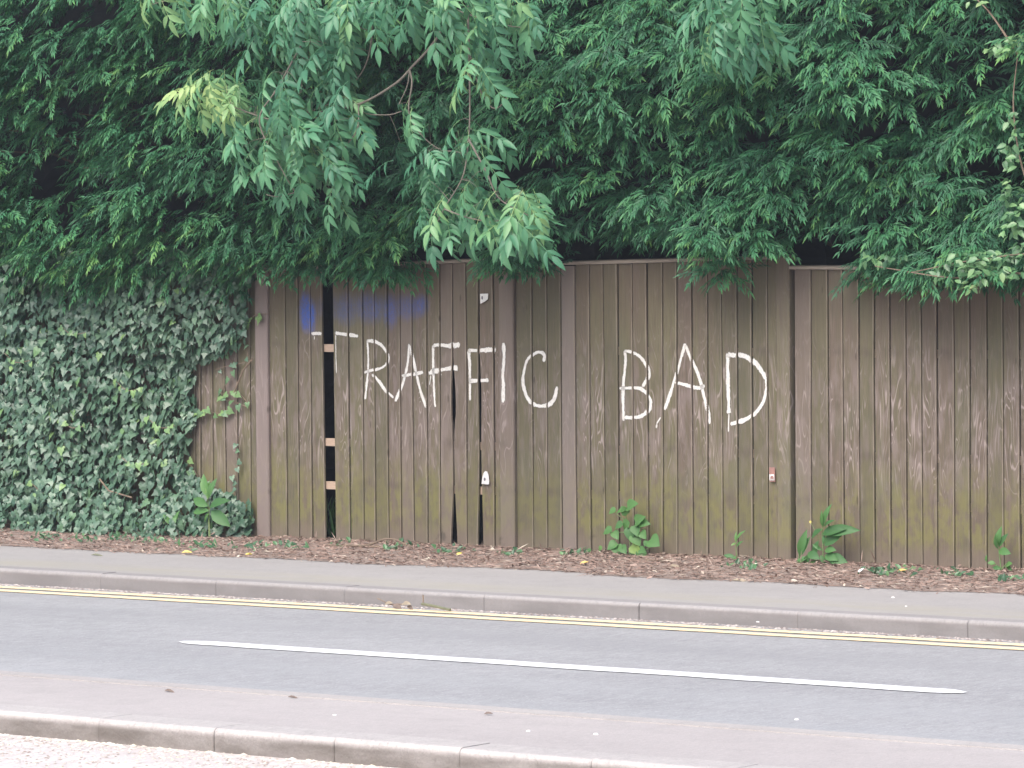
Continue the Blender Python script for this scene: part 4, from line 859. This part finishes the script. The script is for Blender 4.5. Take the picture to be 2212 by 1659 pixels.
# curled dead leaf cluster and green pod in the gutter
t = thing('dead_leaf_sprig', 'small sprig of curled dead leaves in the gutter against the far kerb', 'leaf', tuple(onZ(858, 1312, -.09)))
p = onZ(858, 1314, -.085)
for k, (dx, dz, a, L, tn) in enumerate([(-.08, .02, .3, .06, 0), (-.02, .02, -.2, .07, 1), (.04, .025, .2, .07, 0), (.08, .018, -.3, .05, 1)]):
    b = MB(); b.place(OVATE[0], OVATE[1], (p + [dx, -.01, dz])[None], frames(np.array([[math.cos(a), -.2, math.sin(a)]]), np.array([[0, -.6, .8]])), [L], [.5]); b.build('leaf', (M_pl, M_brn)[tn], t)
b = MB(); b.tube([p + [-.14, 0, .05], p + [-.05, 0, .02], p + [.1, -.01, .03]], .003, 5); b.build('stalk', M_stem, t)
t = thing('green_pod', 'long green pod with an upright stalk lying against the far kerb', 'pod', tuple(onZ(945, 1318, -.09))); p = onZ(943, 1320, -.085)
b = MB(); b.tube(smooth(np.array([p + [-.11, .01, .035], p + [-.03, .005, .028], p + [.05, 0, .018], p + [.10, -.005, .012]]), .02), .008, 7); b.build('pod', M_grn, t)
b = MB(); b.tube([p + [-.10, .01, .034], p + [-.105, .015, .085]], .004, 5); b.build('stalk', M_stem, t)
# sticks in the litter
for pts, r, lab in [([(775, 1182), (800, 1176), (830, 1165), (855, 1166), (875, 1176), (890, 1182)], .008, 'curved pale stick arching over the litter at the foot of the boards'),
                    ([(745, 1186), (760, 1190), (790, 1184), (820, 1184)], .010, 'thick brown stick lying in the litter beside the arched one'),
                    ([(700, 1190), (722, 1186), (745, 1192), (770, 1196)], .006, 'thin pale twig lying left of the thick stick'),
                    ([(1395, 1226), (1430, 1219), (1470, 1221)], .006, 'thin twig at the litter edge right of the bushy weed')]:
    c = onY(*pts[len(pts) // 2], -.45); w = smooth(np.array([onY(a, q, -.45) for a, q in pts]), .02); w[:, 2] = np.maximum(w[:, 2] * 1.0, .015 + r); b = MB(); b.tube(w, np.linspace(r, r * .6, len(w)), 6, .5)
    tag(b.build('stick', M_stem, loc=tuple(c)), lab, 'stick', 'sticks in the leaf litter')
# grass behind the gap
b = MB(); n = 260; P = np.stack([G.uniform(-1.8, -1.1, n), G.uniform(.12, .42, n), np.zeros(n)], 1); d = np.stack([G.normal(0, .25, n), G.normal(0, .25, n), np.ones(n)], 1)
GR = leaf_T(3, .06, .1, .2); b.place(GR[0], GR[1], P, frames(d, np.tile([0, -1., .2], (n, 1)) + G.normal(0, .3, (n, 3))), G.uniform(.12, .34, n), .6 + G.normal(0, .15, n))
tag(b.build('grass', M_weed), 'dark green grass seen through the gap in the fence', 'grass', kind='stuff')

# ------------------------------------------------------------------ thin volume added to imitate lens flare by lifting the dark tones
b = MB(); b.box(-340, 340, -340, 340, -1.2, 8.5)
hz = NT('veil_volume'); hz.t.nodes.remove(hz.b)
pv = hz.t.nodes.new('ShaderNodeVolumePrincipled'); pv.inputs['Color'].default_value = (.86, .90, 1., 1); pv.inputs['Density'].default_value = .0012; pv.inputs['Anisotropy'].default_value = .2
hz.t.links.new(pv.outputs[0], hz.out.inputs['Volume'])
tag(b.build('added_veil', hz.m), 'thin pale veil added over the scene to lift the darkest tones', 'added_veil', kind='stuff')
